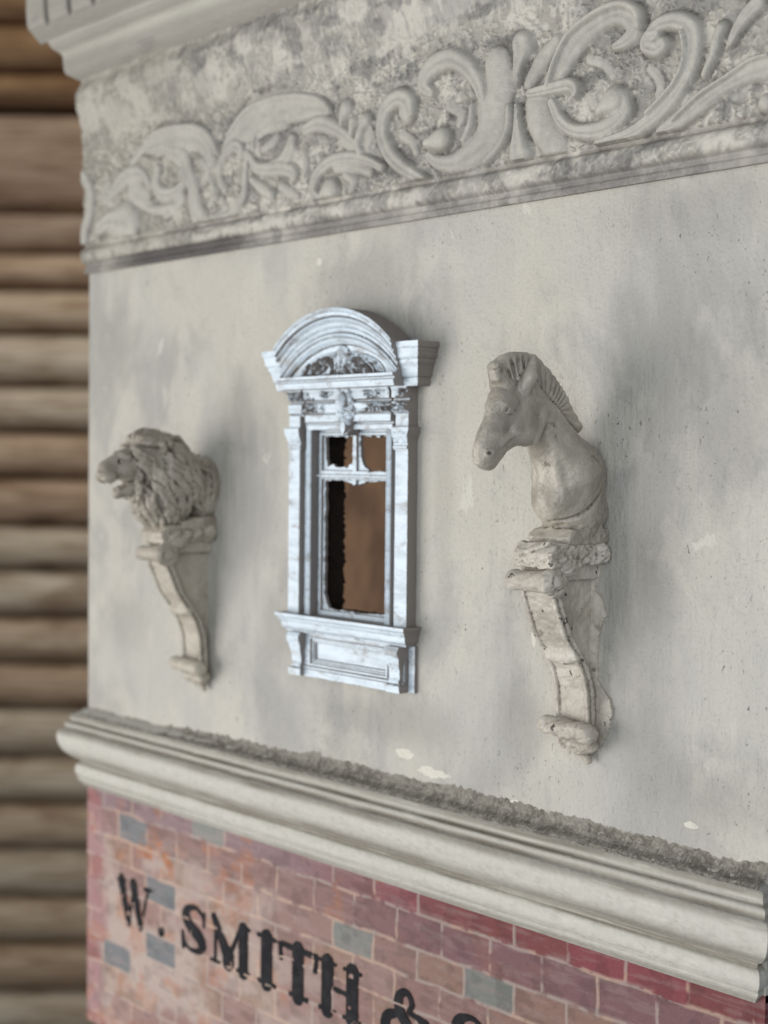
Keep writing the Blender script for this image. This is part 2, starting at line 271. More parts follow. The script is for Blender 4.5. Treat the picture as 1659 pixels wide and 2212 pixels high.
# ------------------------------------------------------------------ materials
class NT:
    def __init__(s, name, rough=0.6, spec=0.35):
        s.m = bpy.data.materials.new(name); s.m.use_nodes = True; s.t = s.m.node_tree
        s.b = s.t.nodes['Principled BSDF']; s.b.inputs['Roughness'].default_value = rough
        s.b.inputs['Specular IOR Level'].default_value = spec
        s.co = s.n('ShaderNodeTexCoord').outputs['Object']
        s.geo = s.n('ShaderNodeNewGeometry')
    def n(s, t, **k):
        o = s.t.nodes.new(t)
        for a, v in k.items(): setattr(o, a, v)
        return o
    def inp(s, sock, v):
        if isinstance(v, bpy.types.NodeSocket): s.t.links.new(v, sock)
        else: sock.default_value = v
    def noise(s, scale, detail=4, st=(1, 1, 1), rough=0.55, dist=0.0):
        mp = s.n('ShaderNodeMapping'); s.inp(mp.inputs['Vector'], s.co); mp.inputs['Scale'].default_value = st
        o = s.n('ShaderNodeTexNoise'); s.inp(o.inputs['Vector'], mp.outputs[0])
        o.inputs['Scale'].default_value = scale; o.inputs['Detail'].default_value = detail
        o.inputs['Roughness'].default_value = rough; o.inputs['Distortion'].default_value = dist
        return o.outputs['Fac']
    def vor(s, scale, st=(1, 1, 1), feat='F1'):
        mp = s.n('ShaderNodeMapping'); s.inp(mp.inputs['Vector'], s.co); mp.inputs['Scale'].default_value = st
        o = s.n('ShaderNodeTexVoronoi', feature=feat); s.inp(o.inputs['Vector'], mp.outputs[0]); o.inputs['Scale'].default_value = scale
        return o.outputs['Distance']
    def ramp(s, v, a, b, lo=0.0, hi=1.0):
        o = s.n('ShaderNodeMapRange', interpolation_type='SMOOTHSTEP'); s.inp(o.inputs['Value'], v)
        for k, x in zip(('From Min', 'From Max', 'To Min', 'To Max'), (a, b, lo, hi)): o.inputs[k].default_value = x
        return o.outputs[0]
    def math(s, op, a, b=0.0):
        o = s.n('ShaderNodeMath', operation=op); s.inp(o.inputs[0], a); s.inp(o.inputs[1], b); return o.outputs[0]
    def mix(s, f, a, b, mode='MIX'):
        o = s.n('ShaderNodeMix', data_type='RGBA', blend_type=mode); s.inp(o.inputs['Factor'], f)
        for k, v in ((6, a), (7, b)):
            s.inp(o.inputs[k], v if isinstance(v, bpy.types.NodeSocket) else (*v, 1.0))
        return o.outputs[2]
    def sepn(s):
        o = s.n('ShaderNodeSeparateXYZ'); s.inp(o.inputs[0], s.geo.outputs['Normal']); return o.outputs
    def bump(s, pairs):
        prev = None
        for v, dist in pairs:
            o = s.n('ShaderNodeBump'); o.inputs['Distance'].default_value = dist; s.inp(o.inputs['Height'], v)
            if prev is not None: s.inp(o.inputs['Normal'], prev)
            prev = o.outputs[0]
        s.inp(s.b.inputs['Normal'], prev)
    def col(s, c): s.inp(s.b.inputs['Base Color'], c if isinstance(c, bpy.types.NodeSocket) else (*c, 1)); return s.m

WASH_SHADES = [(5, -62, 34, 9, .55), (98, -38, 13, 40, .50), (100, 8, 10, 34, .22), (112, 78, 40, 10, .40), (56, -54, 12, 14, .55), (-70, 30, 14, 16, .45), (-10, 72, 30, 9, .45),
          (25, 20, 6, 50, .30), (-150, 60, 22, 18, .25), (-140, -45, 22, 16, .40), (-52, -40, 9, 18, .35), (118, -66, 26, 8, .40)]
CHIPS = [(22, -76, 7, 1.6), (54.5, -79.3, 3.0, 1.1), (9, -72, 4, 1.4), (-31, 78, 1.3, 1.1), (60, -33, .9, 3.2), (112, -74, 2.2, .8)]
def m_plaster():
    n = NT('cream_grey_plaster_paint', 0.52, 0.3)
    big = n.noise(10, 5, (1, 1, .75), .58, .3); big2 = n.noise(17, 6, (1, 1, .65), .62, .3)
    c = n.mix(n.ramp(big, .38, .60), lin(189, 184, 172), lin(180, 177, 169))
    c = n.mix(n.ramp(big2, .46, .62, 0, .7), c, lin(156, 153, 147))
    c = n.mix(n.ramp(n.noise(26, 6, (1, 1, .7), .62, .3), .50, .60, 0, .6), c, lin(196, 191, 179))
    c = n.mix(n.ramp(n.noise(120, 5, (1, 1, .12), .65), .50, .74, 0, .22), c, lin(202, 198, 187))
    # grey washes: weathering plus painted-in shadow near busts, window and frieze, torn brush edges
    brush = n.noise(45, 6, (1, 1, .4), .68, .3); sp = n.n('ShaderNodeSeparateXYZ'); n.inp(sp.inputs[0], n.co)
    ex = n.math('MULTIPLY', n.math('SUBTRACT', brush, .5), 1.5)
    for x, z, a, b, st in WASH_SHADES:
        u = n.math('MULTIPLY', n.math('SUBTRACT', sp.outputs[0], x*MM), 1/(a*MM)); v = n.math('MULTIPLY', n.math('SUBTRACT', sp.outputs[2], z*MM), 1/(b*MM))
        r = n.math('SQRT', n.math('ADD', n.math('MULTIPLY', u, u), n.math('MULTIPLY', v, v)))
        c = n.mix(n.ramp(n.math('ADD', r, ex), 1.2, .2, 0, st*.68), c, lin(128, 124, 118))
    ex2 = n.math('MULTIPLY', n.math('SUBTRACT', n.noise(190, 5, (.7, 1, 1), .65), .5), 3.4)
    for x, z, a, b in CHIPS:
        u = n.math('MULTIPLY', n.math('SUBTRACT', sp.outputs[0], x*MM), 1/(a*MM)); v = n.math('MULTIPLY', n.math('SUBTRACT', sp.outputs[2], z*MM), 1/(b*MM))
        r = n.math('SQRT', n.math('ADD', n.math('MULTIPLY', u, u), n.math('MULTIPLY', v, v)))
        c = n.mix(n.ramp(n.math('ADD', r, ex2), 1.0, .9, 0, .85), c, lin(214, 209, 195))
    c = n.mix(n.ramp(n.noise(48, 6, (1, 1, .7), .68, .4), .66, .685, 0, .65), c, lin(206, 202, 190))
    c = n.mix(n.ramp(n.noise(14, 7, (1, 1, .85), .68, .3), .56, .72, 0, .5), c, lin(138, 135, 131))
    fl = n.ramp(n.noise(1150, 2, (1, 1, .5), .5, 1.2), .70, .735)
    fl = n.math('MULTIPLY', fl, n.ramp(n.noise(26, 3), .42, .62))
    c = n.mix(n.math('MULTIPLY', fl, .8), c, lin(84, 80, 74))
    c = n.mix(n.ramp(n.noise(1000, 3), .54, .72, 0, .24), c, lin(126, 122, 116))
    n.bump([(n.noise(260, 6, (1, 1, .13), .65), .0008), (n.noise(1000, 4), .0003), (n.noise(80, 3, (1, 1, .6), .5, .6), .0012), (fl, -.0004)])
    return n.col(c)
def m_stone(name, light, mid, grime, sc_=1.0, cav=.6, rough=.5, flake=.0, streak=(1, 1, 1)):
    n = NT(name, rough, .4)
    c = n.mix(n.ramp(n.noise(60*sc_, 4, streak, .6, .7), .38, .64), light, mid)
    c = n.mix(n.ramp(n.noise(110*sc_, 5, streak, .65, .5), .60, .70, 0, .65), c, grime)
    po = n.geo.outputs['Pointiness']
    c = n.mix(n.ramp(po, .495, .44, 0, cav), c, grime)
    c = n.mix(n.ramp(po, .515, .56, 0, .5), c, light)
    if flake:
        c = n.mix(n.ramp(n.noise(380, 3, (1, 1, .7)), .66, .69, 0, flake), c, (.02, .018, .016))
    n.bump([(n.noise(500, 4), .0003), (n.noise(170*sc_, 4, streak), .0006)])
    return n.col(c)
def m_vcol(name, rough=.6, bumps=((700, .00035),), spec=.3, speck=.0):
    n = NT(name, rough, spec)
    a = n.n('ShaderNodeVertexColor', layer_name='paint')
    c = a.outputs['Color']
    c = n.mix(n.ramp(n.noise(450, 4), .35, .65, 0, .22), c, n.mix(1.0, c, (.72, .70, .68), 'MULTIPLY'))
    if speck: c = n.mix(n.ramp(n.noise(1200, 3), .62, .72, 0, speck), c, (.75, .70, .62))
    n.bump([(n.noise(s_, 4), d_) for s_, d_ in bumps])
    return n.col(c)
def m_window():
    n = NT('dry_brushed_white_paint', .42, .45)
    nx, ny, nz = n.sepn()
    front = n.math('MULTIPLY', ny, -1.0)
    br = n.noise(300, 5, (.35, 1, 1.3), .65)
    c = n.mix(n.ramp(br, .40, .70), lin(216, 228, 237), lin(192, 203, 211))
    c = n.mix(n.ramp(n.noise(210, 5, (.5, 1, 1), .7, .3), .52, .66, 0, .8), c, lin(160, 160, 160))
    c = n.mix(n.ramp(n.noise(70, 4, (.6, 1, 1), .6, .3), .62, .72, 0, .5), c, lin(178, 168, 154))
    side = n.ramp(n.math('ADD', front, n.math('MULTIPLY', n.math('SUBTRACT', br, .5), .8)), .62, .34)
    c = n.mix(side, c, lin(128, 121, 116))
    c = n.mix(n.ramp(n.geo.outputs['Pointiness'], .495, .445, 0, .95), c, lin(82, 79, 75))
    n.bump([(n.noise(520, 4, (1, 1, .6)), .00025), (br, .0003)])
    return n.col(c)
def m_plain(name, c, rough=.6, nz=.0, sc_=100, dark=None, bump=.0003, st=(1, 1, 1)):
    n = NT(name, rough, .3)
    cc = n.mix(n.ramp(n.noise(sc_, 5, st, .6, .6), .4, .65), c, dark or tuple(v*.6 for v in c))
    n.bump([(n.noise(sc_*5, 4, st), bump)]); return n.col(cc)
def m_logs():
    n = NT('weathered_log_timber', .65, .25)
    a = n.n('ShaderNodeVertexColor', layer_name='paint').outputs['Color']
    g = n.noise(9, 6, (1, 1, 14), .6, .4)
    c = n.mix(n.ramp(g, .4, .66), a, n.mix(1.0, a, (.55, .47, .40), 'MULTIPLY'))
    c = n.mix(n.ramp(n.noise(3.2, 4, (1, 1, 3), .6, 1.0), .56, .7, 0, .55), c, lin(120, 88, 66))
    k = n.vor(2.3, (1, 1, 3.2)); c = n.mix(n.ramp(k, .10, .05, 0, .6), c, lin(70, 44, 30))
    n.bump([(g, .004)]); return n.col(c)

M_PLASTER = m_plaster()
M_MOULD = m_stone('cream_moulding_paint', lin(212, 208, 194), lin(194, 190, 177), lin(140, 135, 122), .7, .75, .5, 0, (.16, 1, 1))
M_CORN = m_stone('cornice_grey_paint', lin(178, 174, 162), lin(164, 160, 149), lin(128, 122, 115), .7, .6, .5, 0, (.3, 1, 1))
M_ZEBRA = m_stone('satin_stone_paint', lin(178, 170, 156), lin(150, 143, 130), lin(84, 77, 68), 1.6, .9, .28)
M_LION = m_stone('satin_taupe_paint', lin(174, 166, 151), lin(140, 131, 117), lin(56, 48, 40), 1.5, 1.0, .3)
M_CORBEL = m_stone('flaking_corbel_paint', lin(196, 189, 176), lin(168, 160, 147), lin(92, 84, 72), 1.5, .8, .45, .85)
M_CORBEL2 = m_stone('smooth_corbel_paint', lin(180, 172, 157), lin(158, 150, 135), lin(82, 73, 62), 1.2, .9, .42)
M_FRIEZE = m_vcol('anaglypta_paint', .5, ((520, .00035), (1500, .00012)))
M_LEDGE = m_vcol('ledge_paint', .62, ((600, .0003), (170, .0004)), .35)
M_BRICK = m_vcol('painted_brick', .62, ((420, .0004), (1300, .0002)), .25)
M_GRIT = m_vcol('sand_grit', .85, ((2200, .0006),), .2, .35)
M_LETTER = m_plain('black_sign_paint', (.010, .010, .012), .9, sc_=160, dark=(.022, .021, .023))
M_WIN = m_window()
M_SHADE_DARK = m_plain('shade_dark_board', (.022, .013, .008), .9, sc_=400, bump=.001)  # cut-board edge, near black because its shadow is put into the colour
M_BROWN = m_plain('brown_board', lin(116, 86, 60), .6, sc_=38, dark=lin(88, 62, 42), st=(1, 1, .7))
M_LOG = m_logs()

# ------------------------------------------------------------------ the dollhouse
XL, XR = -166.8, 133.6
house = empty('dollhouse', (-0.0166, 0, -0.205))
tag(house, 'painted dollhouse front with cream plaster storey above a red brick storey', 'dollhouse')

def wall_mesh():
    hx0, hx1, hz0, hz1 = -31.2, 5.2, -33.8, 25.2
    o = [(XL, -112.4), (XR, -112.4), (XR, 197), (XL, 197)]; i = [(hx0, hz0), (hx1, hz0), (hx1, hz1), (hx0, hz1)]
    V = [(x*MM, y*MM, z*MM) for y in (0, 10.5) for x, z in o+i]; F = []
    for k in range(4):
        k2 = (k+1) % 4
        F += [(k, k2, 4+k2, 4+k), (8+k2, 8+k, 12+k, 12+k2), (k2, k, 8+k, 8+k2), (4+k, 4+k2, 12+k2, 12+k)]
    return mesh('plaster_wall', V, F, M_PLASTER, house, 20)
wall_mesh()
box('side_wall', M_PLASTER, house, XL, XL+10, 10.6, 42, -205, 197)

# brick storey -------------------------------------------------------------
random.seed(4)
BED = [-108.2, -118.9, -129.4, -138.6, -148.4, -159.9, -169.9, -179.9, -190, -200, -210]
def brick_lookup(X, Z):
    wob = (fbm(X/14, Z/30, 3, 3)-.5)*1.5
    zz = Z+wob
    row = np.clip(np.searchsorted(-np.array(BED), -zz)-1, 0, len(BED)-2)
    top = np.array(BED)[row]; bot = np.array(BED)[row+1]
    off = np.where(row % 2 == 0, -2.4, 7.3)+(fbm(X*0+row*3.1, row*1.7+0*Z, 5, 1)-.5)*1.2
    xx = X+(fbm(X/20, Z/5, 8, 2)-.5)*.9
    u = (xx-off)/19.05; colm = np.floor(u); fu = (u-colm)*19.05
    ed = np.minimum(np.minimum(fu, 19.05-fu), np.minimum(top-zz, zz-bot))
    return row, colm.astype(int), ed
BLUES = {}
def bl(x, z): 
    r, c, e = brick_lookup(np.array([[x]]), np.array([[z]])); BLUES[(int(r[0, 0]), int(c[0, 0]))] = 1
for x, z in [(-88, -114), (-134, -125), (-12, -134), (45, -134), (-115, -146), (-116, -165), (-145, -175)]: bl(x, z)
def brick_d(X, Z):
    row, colm, ed = brick_lookup(X, Z)
    mort = 1-sm(.25, .75, ed)
    d = .12+.34*mort*fbm(X/2.2, Z/2.2, 12, 3)+.10*fbm(X/1.2, Z/1.2, 2, 3)
    return d, np.ones(X.shape, bool)
def brick_col(X, Z, D):
    row, colm, ed = brick_lookup(X, Z)
    rnd = _h(colm, row, 31); rnd2 = _h(colm, row, 77)
    def C(r, g, b): return np.array(lin(r, g, b))
    c = np.where(rnd[..., None] < .5, C(158, 130, 124), C(168, 142, 136))
    c = np.where((rnd > .8)[..., None], C(162, 136, 122), c)
    up_ = np.exp(-((row-1)/1.0)**2*0)  # row mask helper
    right = sm(-60, 40, X)[..., None]
    r0 = (row == 0)[..., None]; r1 = (row == 1)[..., None]
    red = np.where(rnd[..., None] < .5, C(152, 80, 88), C(140, 78, 80))
    c = np.where(r0, C(146, 124, 128)*(1-right)+red*right, c)
    c = np.where(r1, C(146, 118, 114)*(1-right)+C(142, 106, 110)*right, c)
    lo = sm(-60, 60, X)[..., None]*(row >= 2)[..., None]
    c = c*(1-.35*lo)+C(156, 116, 112)*.35*lo
    # left quoin of dusky pink and limewash patch
    lim = sm(.46, .62, fbm(X/34+3, Z/22, 41, 4))*sm(40, -110, X)*sm(-118, -140, Z)
    c = c*(1-.8*lim[..., None])+C(196, 184, 176)*.8*lim[..., None]
    q = sm(-152+8*0, -160, X+(fbm(X/9, Z/6, 6, 3)-.5)*14)[..., None]
    c = c*(1-.85*q)+np.where((row % 3 == 0)[..., None], C(158, 104, 104), C(170, 132, 136))*.85*q
    b = np.zeros(X.shape)
    for (r, k) in BLUES: b += (row == r) & (colm == k)
    b = np.clip(b, 0, 1)*sm(.2, .6, ed)
    blue = np.where((rnd2 > .5)[..., None], C(124, 130, 134), C(140, 146, 142))
    c = c*(1-b[..., None])+blue*b[..., None]
    rust = .7*sm(.60, .74, fbm(X/11+50, Z/8, 19, 4))*sm(90, -20, X)*(1-b)
    rust2 = sm(.50, .60, fbm(X/7, Z/5, 29, 3))*np.exp(-((X+118)/12)**2-((Z+131)/6)**2)
    rust = np.clip(rust*.6+rust2*1.3, 0, .9)
    c = c*(1-rust[..., None])+C(184, 124, 86)*rust[..., None]
    streak = sm(.5, .72, fbm(X/9, Z/1.1, 55, 3))
    c = c*(1-.28*streak[..., None])+C(180, 160, 160)*.28*streak[..., None]
    dk = sm(.52, .7, fbm(X/5, Z/3, 61, 4)); c = c*(1-.20*dk[..., None])
    mort = (1-sm(.2, .65+.4*fbm(X/4, Z/4, 72, 3), ed))*sm(.34, .58, fbm(X/5, Z/5, 71, 3)+.12*(row > 0)-.05*sm(-90, -150, X))
    mc = np.where(sm(.5, .6, fbm(X/12, Z/9, 81, 3))[..., None] > .5, C(206, 178, 160), C(186, 172, 164))
    dk2 = (1-.26*sm(-80, 60, X))[..., None]; c = c*np.array((.86, .80, .77))*dk2; mc = mc*np.array((.90, .88, .86))*dk2**.5
    return c*(1-mort[..., None]*.66)+mc*mort[..., None]*.66
bw = hf('brick_wall', M_BRICK, house, XL, XR, -205, -110.5, .4, brick_d, -10.5, brick_col, 60)

# black painted sign lettering --------------------------------------------
def P(pts): return [tuple(p) for p in pts]
def letter(name, strokes, wear=.62):
    xs = [p[0] for s in strokes for p in s]; zs = [p[1] for s in strokes for p in s]
    def fn(X, Z):
        r = np.full(X.shape, 9.0)
        Xw = X+(fbm(X/1.5, Z/1.5, 7, 3)-.5)*.25; Zw = Z+(fbm(X/1.5, Z/1.5, 17, 3)-.5)*.25
        for s in strokes: r = np.minimum(r, stroke_ratio(s, Xw, Zw))
        hole = (fbm(X/3.2+9, Z/2.6, 23, 4) > wear+.14)
        row, colm, ed = brick_lookup(X, Z)
        hole |= (ed < .3) & (fbm(X/5, Z/5, 33, 2) > .66)
        return .60+.0*X, (r < 1.22) & ~hole
    return hf(name, M_LETTER, bw, min(xs)-3, max(xs)+3, min(zs)-3, max(zs)+3, .22, fn, .3, None, 60)
T_, B_ = -144.2, -159.6
letter('painted_letter', [P([(-142.6, T_, 1.9), (-137.2, B_, 1.3)]), P([(-137.2, B_, .7), (-133.6, T_, .7)]), P([(-134.3, T_, 1.9), (-129.4, B_, 1.2)]),
       P([(-129.4, B_, .6), (-124.5, T_, .5)]), P([(-145, T_, .5), (-139.5, T_, .5)]), P([(-126.5, T_-.3, .8), (-122.5, T_, .5)])], .60)
letter('painted_letter', [P([(-116, -157.8, 1.6), (-115.9, -157.7, 1.6)])], .9)
sS = lambda ox: P(spline([(ox+14, T_-4.5, .5), (ox+13, T_-1.8, .6), (ox+9, T_+.4, .7), (ox+4.2, T_-1, 1.3), (ox+3, T_-4, 1.9), (ox+6.5, T_-7.3, 2.1), (ox+11, T_-9.6, 2.1), (ox+13, T_-12.6, 1.7), (ox+10, B_+.4, .9), (ox+5, B_+.4, .6), (ox+1.6, B_+2.4, .6)], 5))
letter('painted_letter', [sS(-103.6), P([(-102.6, B_+5.5, .6), (-102, B_+.3, .9)]), P([(-89.6, T_-.2, .4), (-89.8, T_-5, .6)])], .66)
letter('painted_letter', [P([(-84, T_, 1.2), (-75.6, B_+3, 2.3)]), P([(-75.6, B_+2, .9), (-68.5, T_, .7)]), P([(-67.2, T_-.5, 2.1), (-67.2, B_, 2.1)]), P([(-83, T_-1, .6), (-83, B_, .7)]),
       P([(-85.5, B_, .6), (-80.5, B_, .6)]), P([(-70.5, B_, .6), (-64, B_, .6)]), P([(-75.6, B_+1.4, 2.6), (-75.5, B_+4, 2.6)]), P([(-67, T_, .6), (-64, T_, .6)])], .70)
letter('painted_letter', [P([(-54.5, T_, 2.4), (-54.5, B_, 2.4)]), P([(-59, T_, .7), (-50, T_, .7)]), P([(-59, B_, .7), (-50, B_, .7)])], .66)
letter('painted_letter', [P([(-38.2, T_, 2.4), (-38.2, B_, 2.4)]), P([(-47.5, T_, .9), (-29, T_, .9)]), P([(-47.6, T_, .6), (-46.8, T_-4.6, .9)]), P([(-28.8, T_, .6), (-29.6, T_-4.6, .9)]), P([(-42, B_, .7), (-33.5, B_, .8)])], .66)
letter('painted_letter', [P([(-23.6, T_, 2.3), (-23.6, B_, 2.3)]), P([(-11.8, T_, 2.3), (-11.8, B_, 2.3)]), P([(-23, -152, .7), (-12, -152, .7)]), P([(-27.3, T_, .6), (-19.8, T_, .6)]), P([(-27.3, B_, .6), (-19.8, B_, .6)]), P([(-15.6, T_, .6), (-8, T_, .6)]), P([(-15.6, B_, .6), (-8, B_, .6)])], .63)
letter('painted_letter', [P(spline([(20.5, -151.5, 1.5), (17, -150.2, .8), (13.5, -149.6, .7), (14.9, -147, .9), (12.6, -143.9, .9), (9.4, -145.6, 1.3), (9.3, -149.5, 1.7), (13, -154, 1.8), (18, -159.3, 1.5)], 5)),
       P(spline([(9, -151, .9), (4.5, -153, 1.5), (3.3, -156.5, 1.7), (6, -159.6, 1.3), (11.5, -159.2, .8), (17, -153, .7)], 5))], .70)
letter('painted_letter', [sS(30.6), P([(31.8, B_+5.5, .6), (32.2, B_+.3, .9)]), P([(44.4, T_-.2, .4), (44.2, T_-5, .6)])], .68)

# ledge (string course) ----------------------------------------------------
led = [(-.3, -82.0), (3.6, -84.0), (4.7, -84.6), (5.0, -85.2), (5.0, -86.6), (5.3, -87.3), (5.9, -87.5), (6.4, -87.9), (6.6, -88.8), (6.5, -89.5), (6.9, -90.0), (7.9, -90.4),
       (8.5, -91.2), (8.8, -92.6), (8.75, -94.3), (8.2, -96.6), (7.1, -98.8), (5.4, -100.6), (3.9, -101.6), (2.7, -102.2), (2.3, -102.6), (2.2, -103.4), (2.9, -103.9), (3.5, -105.0), (3.7, -106.4),
       (3.4, -107.8), (2.9, -108.6), (2.75, -109.2), (2.9, -109.6), (2.5, -110.4), (1.6, -111.6), (.9, -112.6), (-.3, -112.9)]
lx = XR-3.2
def dense(pr):
    return [tuple(p) for p in spline([(a, b, 0) for a, b in pr], 4)[:, :2]]
LDARK = [(-85.2, .5, .8), (-87.25, .45, .9), (-89.6, .5, .95), (-91.2, .8, .8), (-100.2, 1.5, .55), (-102.9, .55, 1.0), (-103.8, .3, .7), (-109.1, .3, .45), (-111.8, .8, .45)]  # grime lines in the grooves, plus shading painted under the bulge
def ledge_c(X, Y, Z, Dp):
    C = lambda *k: np.array(lin(*k))
    u = X+Y
    zz = Z+(fbm(u/26, Z*0, 5, 2)-.5)*.25
    c = C(192, 189, 179)*np.ones((len(X), 1))
    st = sm(.40, .66, fbm(u/40, Z/2.2, 8, 4))[:, None]; c = c*(1-.1*st)+C(172, 168, 157)*.1*st
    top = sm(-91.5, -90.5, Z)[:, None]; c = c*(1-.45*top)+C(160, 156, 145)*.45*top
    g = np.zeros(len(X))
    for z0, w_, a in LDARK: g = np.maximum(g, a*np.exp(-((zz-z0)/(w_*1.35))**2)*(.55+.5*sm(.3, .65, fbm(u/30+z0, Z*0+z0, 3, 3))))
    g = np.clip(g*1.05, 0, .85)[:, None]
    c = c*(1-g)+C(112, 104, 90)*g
    sp = sm(.66, .72, fbm(u/2.2, Z/.9, 77, 3))[:, None]; c = c*(1-.25*sp)+C(150, 142, 128)*.25*sp
    hl = sm(.68, .73, fbm(u/14+40, Z/.8, 97, 3))[:, None]; c = c*(1-.25*hl)+C(212, 208, 195)*.25*hl
    return c
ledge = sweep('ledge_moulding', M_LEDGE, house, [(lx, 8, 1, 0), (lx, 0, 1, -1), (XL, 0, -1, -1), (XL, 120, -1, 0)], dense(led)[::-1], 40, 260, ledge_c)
def grit_mesh():
    n, m = 1500, 44
    pr = np.array([(-.05, -78.8), (.08, -79.9), (.35, -81.2), (1.5, -82.6), (3.6, -83.4), (4.35, -84.2), (4.3, -84.9)])
    tt = np.linspace(0, 1, len(pr)); V = []; Cc = []
    xs = np.linspace(XL-3.2, XR, n)
    t = np.linspace(0, 1, m)
    X, T = np.meshgrid(xs, t, indexing='ij')
    rag = (fbm(X/11, X*0+2, 91, 2)-.5)*2.0+(fbm(X/1.6, X*0+7, 92, 3)-.5)*1.5+.2-3.4*sm(0, -160, X)-1.0*sm(80, 130, X)
    d = np.interp(T, tt, pr[:, 0]); z = np.interp(T, tt, pr[:, 1])+rag*(1-T)**1.5
    nz_ = fbm(X/.55, T*9/.8, 3, 3); d = d+.05+(nz_-.45)*.28*np.minimum(1, T*5+.3); z = z+(fbm(X/.8, T*9, 13, 2)-.5)*.3
    V = np.stack([X, -d, z], -1).reshape(-1, 3)*MM
    idx = np.arange(n*m).reshape(n, m)
    F = np.stack([idx[:-1, :-1], idx[:-1, 1:], idx[1:, 1:], idx[1:, :-1]], -1).reshape(-1, 4)
    g = sm(.35, .65, fbm(X/3, T*4, 31, 3))[..., None]; s2 = sm(.45, .75, nz_)[..., None]
    c = np.array(lin(116, 111, 102))*(1-g)+np.array(lin(142, 137, 127))*g; c = c*(1-.5*s2)+np.array(lin(176, 171, 160))*.5*s2
    edge = .45*(sm(.16, .0, T)*sm(.4, .6, fbm(X/1.6, T*5, 41, 3)))[..., None]; c = c*(1-edge)+np.array(lin(176, 172, 162))*edge
    return mesh('sand_fillet', V, F, M_GRIT, ledge, None, c.reshape(-1, 3))
grit_mesh()

# frieze --------------------------------------------------------------------
def frieze_d(X, Z):
    D = np.full(X.shape, 1.5)
    D += 2.6*sm(140, 151, Z)*(1-sm(154, 160, Z))
    D += .8*sm(126, 140, Z)
    near = sm(-60, 20, X)
    # worm-like stipple of the ground, coarser comb strokes near the top
    w1 = fbm(X/2.1+(fbm(X/3, Z/3, 4, 2)-.5)*3, Z/2.4+(fbm(X/3, Z/3, 14, 2)-.5)*3, 24, 2)
    worm = 1-np.abs(w1-.5)*8; worm = np.clip(worm, 0, 1)
    comb = fbm(X/1.3+Z*.16, Z/7.0, 44, 3)
    tz = sm(132, 142, Z)
    ground = (.85*worm+.3*fbm(X/.8, Z/.8, 6, 2))*(1-tz)+(1.0*comb+.25*worm)*tz
    # ornament
    O = np.zeros(X.shape); QM = np.full(X.shape, 9.0)
    for H, pts in TR['frieze']:
        pl = spline(pts, 6); pl[:, 2] = pl[:, 2]*1.12+.2
        q = stroke_ratio(pl, X, Z)
        QM = np.minimum(QM, q)
        h = H*1.1*np.clip(1-np.clip(q, 0, 1)**2.3, 0, 1)**.72
        if pl[:, 2].max() > 2.0 and len(pts) > 3: h = h-.30*H*np.exp(-(q/.34)**2)*(q < 1)
        k_ = .3; t_ = np.clip(.5+.5*(h-O)/k_, 0, 1); O = O+(h-O)*t_+k_*t_*(1-t_)*np.minimum(1, np.maximum(h, O)*2)
    on = sm(.15, .6, O)
    D = D+ground*1.1*(1-on)+O*(.80+.32*near)+.16*fbm(X/1.6, Z/1.6, 16, 3)*on
    # rope bead, groove and lip along the foot
    u = (Z-92.9)/3.0
    bead = np.sqrt(np.clip(1-u*u, 0, 1))
    Db = .8+2.5*bead+1.3*(fbm(X/1.7-Z*.35, Z/2.6, 66, 2)-.5)*bead
    D = np.where(np.abs(u) < 1, np.maximum(D*.0, Db), np.where(Z < 89.9, .75, D))
    D = np.where((Z > 95.9) & (Z < 97.2), np.minimum(D, 1.2), D)
    D = np.where(Z < 88.2, 1.35+.25*fbm(X/1.2, Z/1.2, 5, 2), D)
    FR['O'] = O; FR['q'] = QM; FR['worm'] = worm; FR['on'] = on
    return D, np.ones(X.shape, bool)
FR = {}
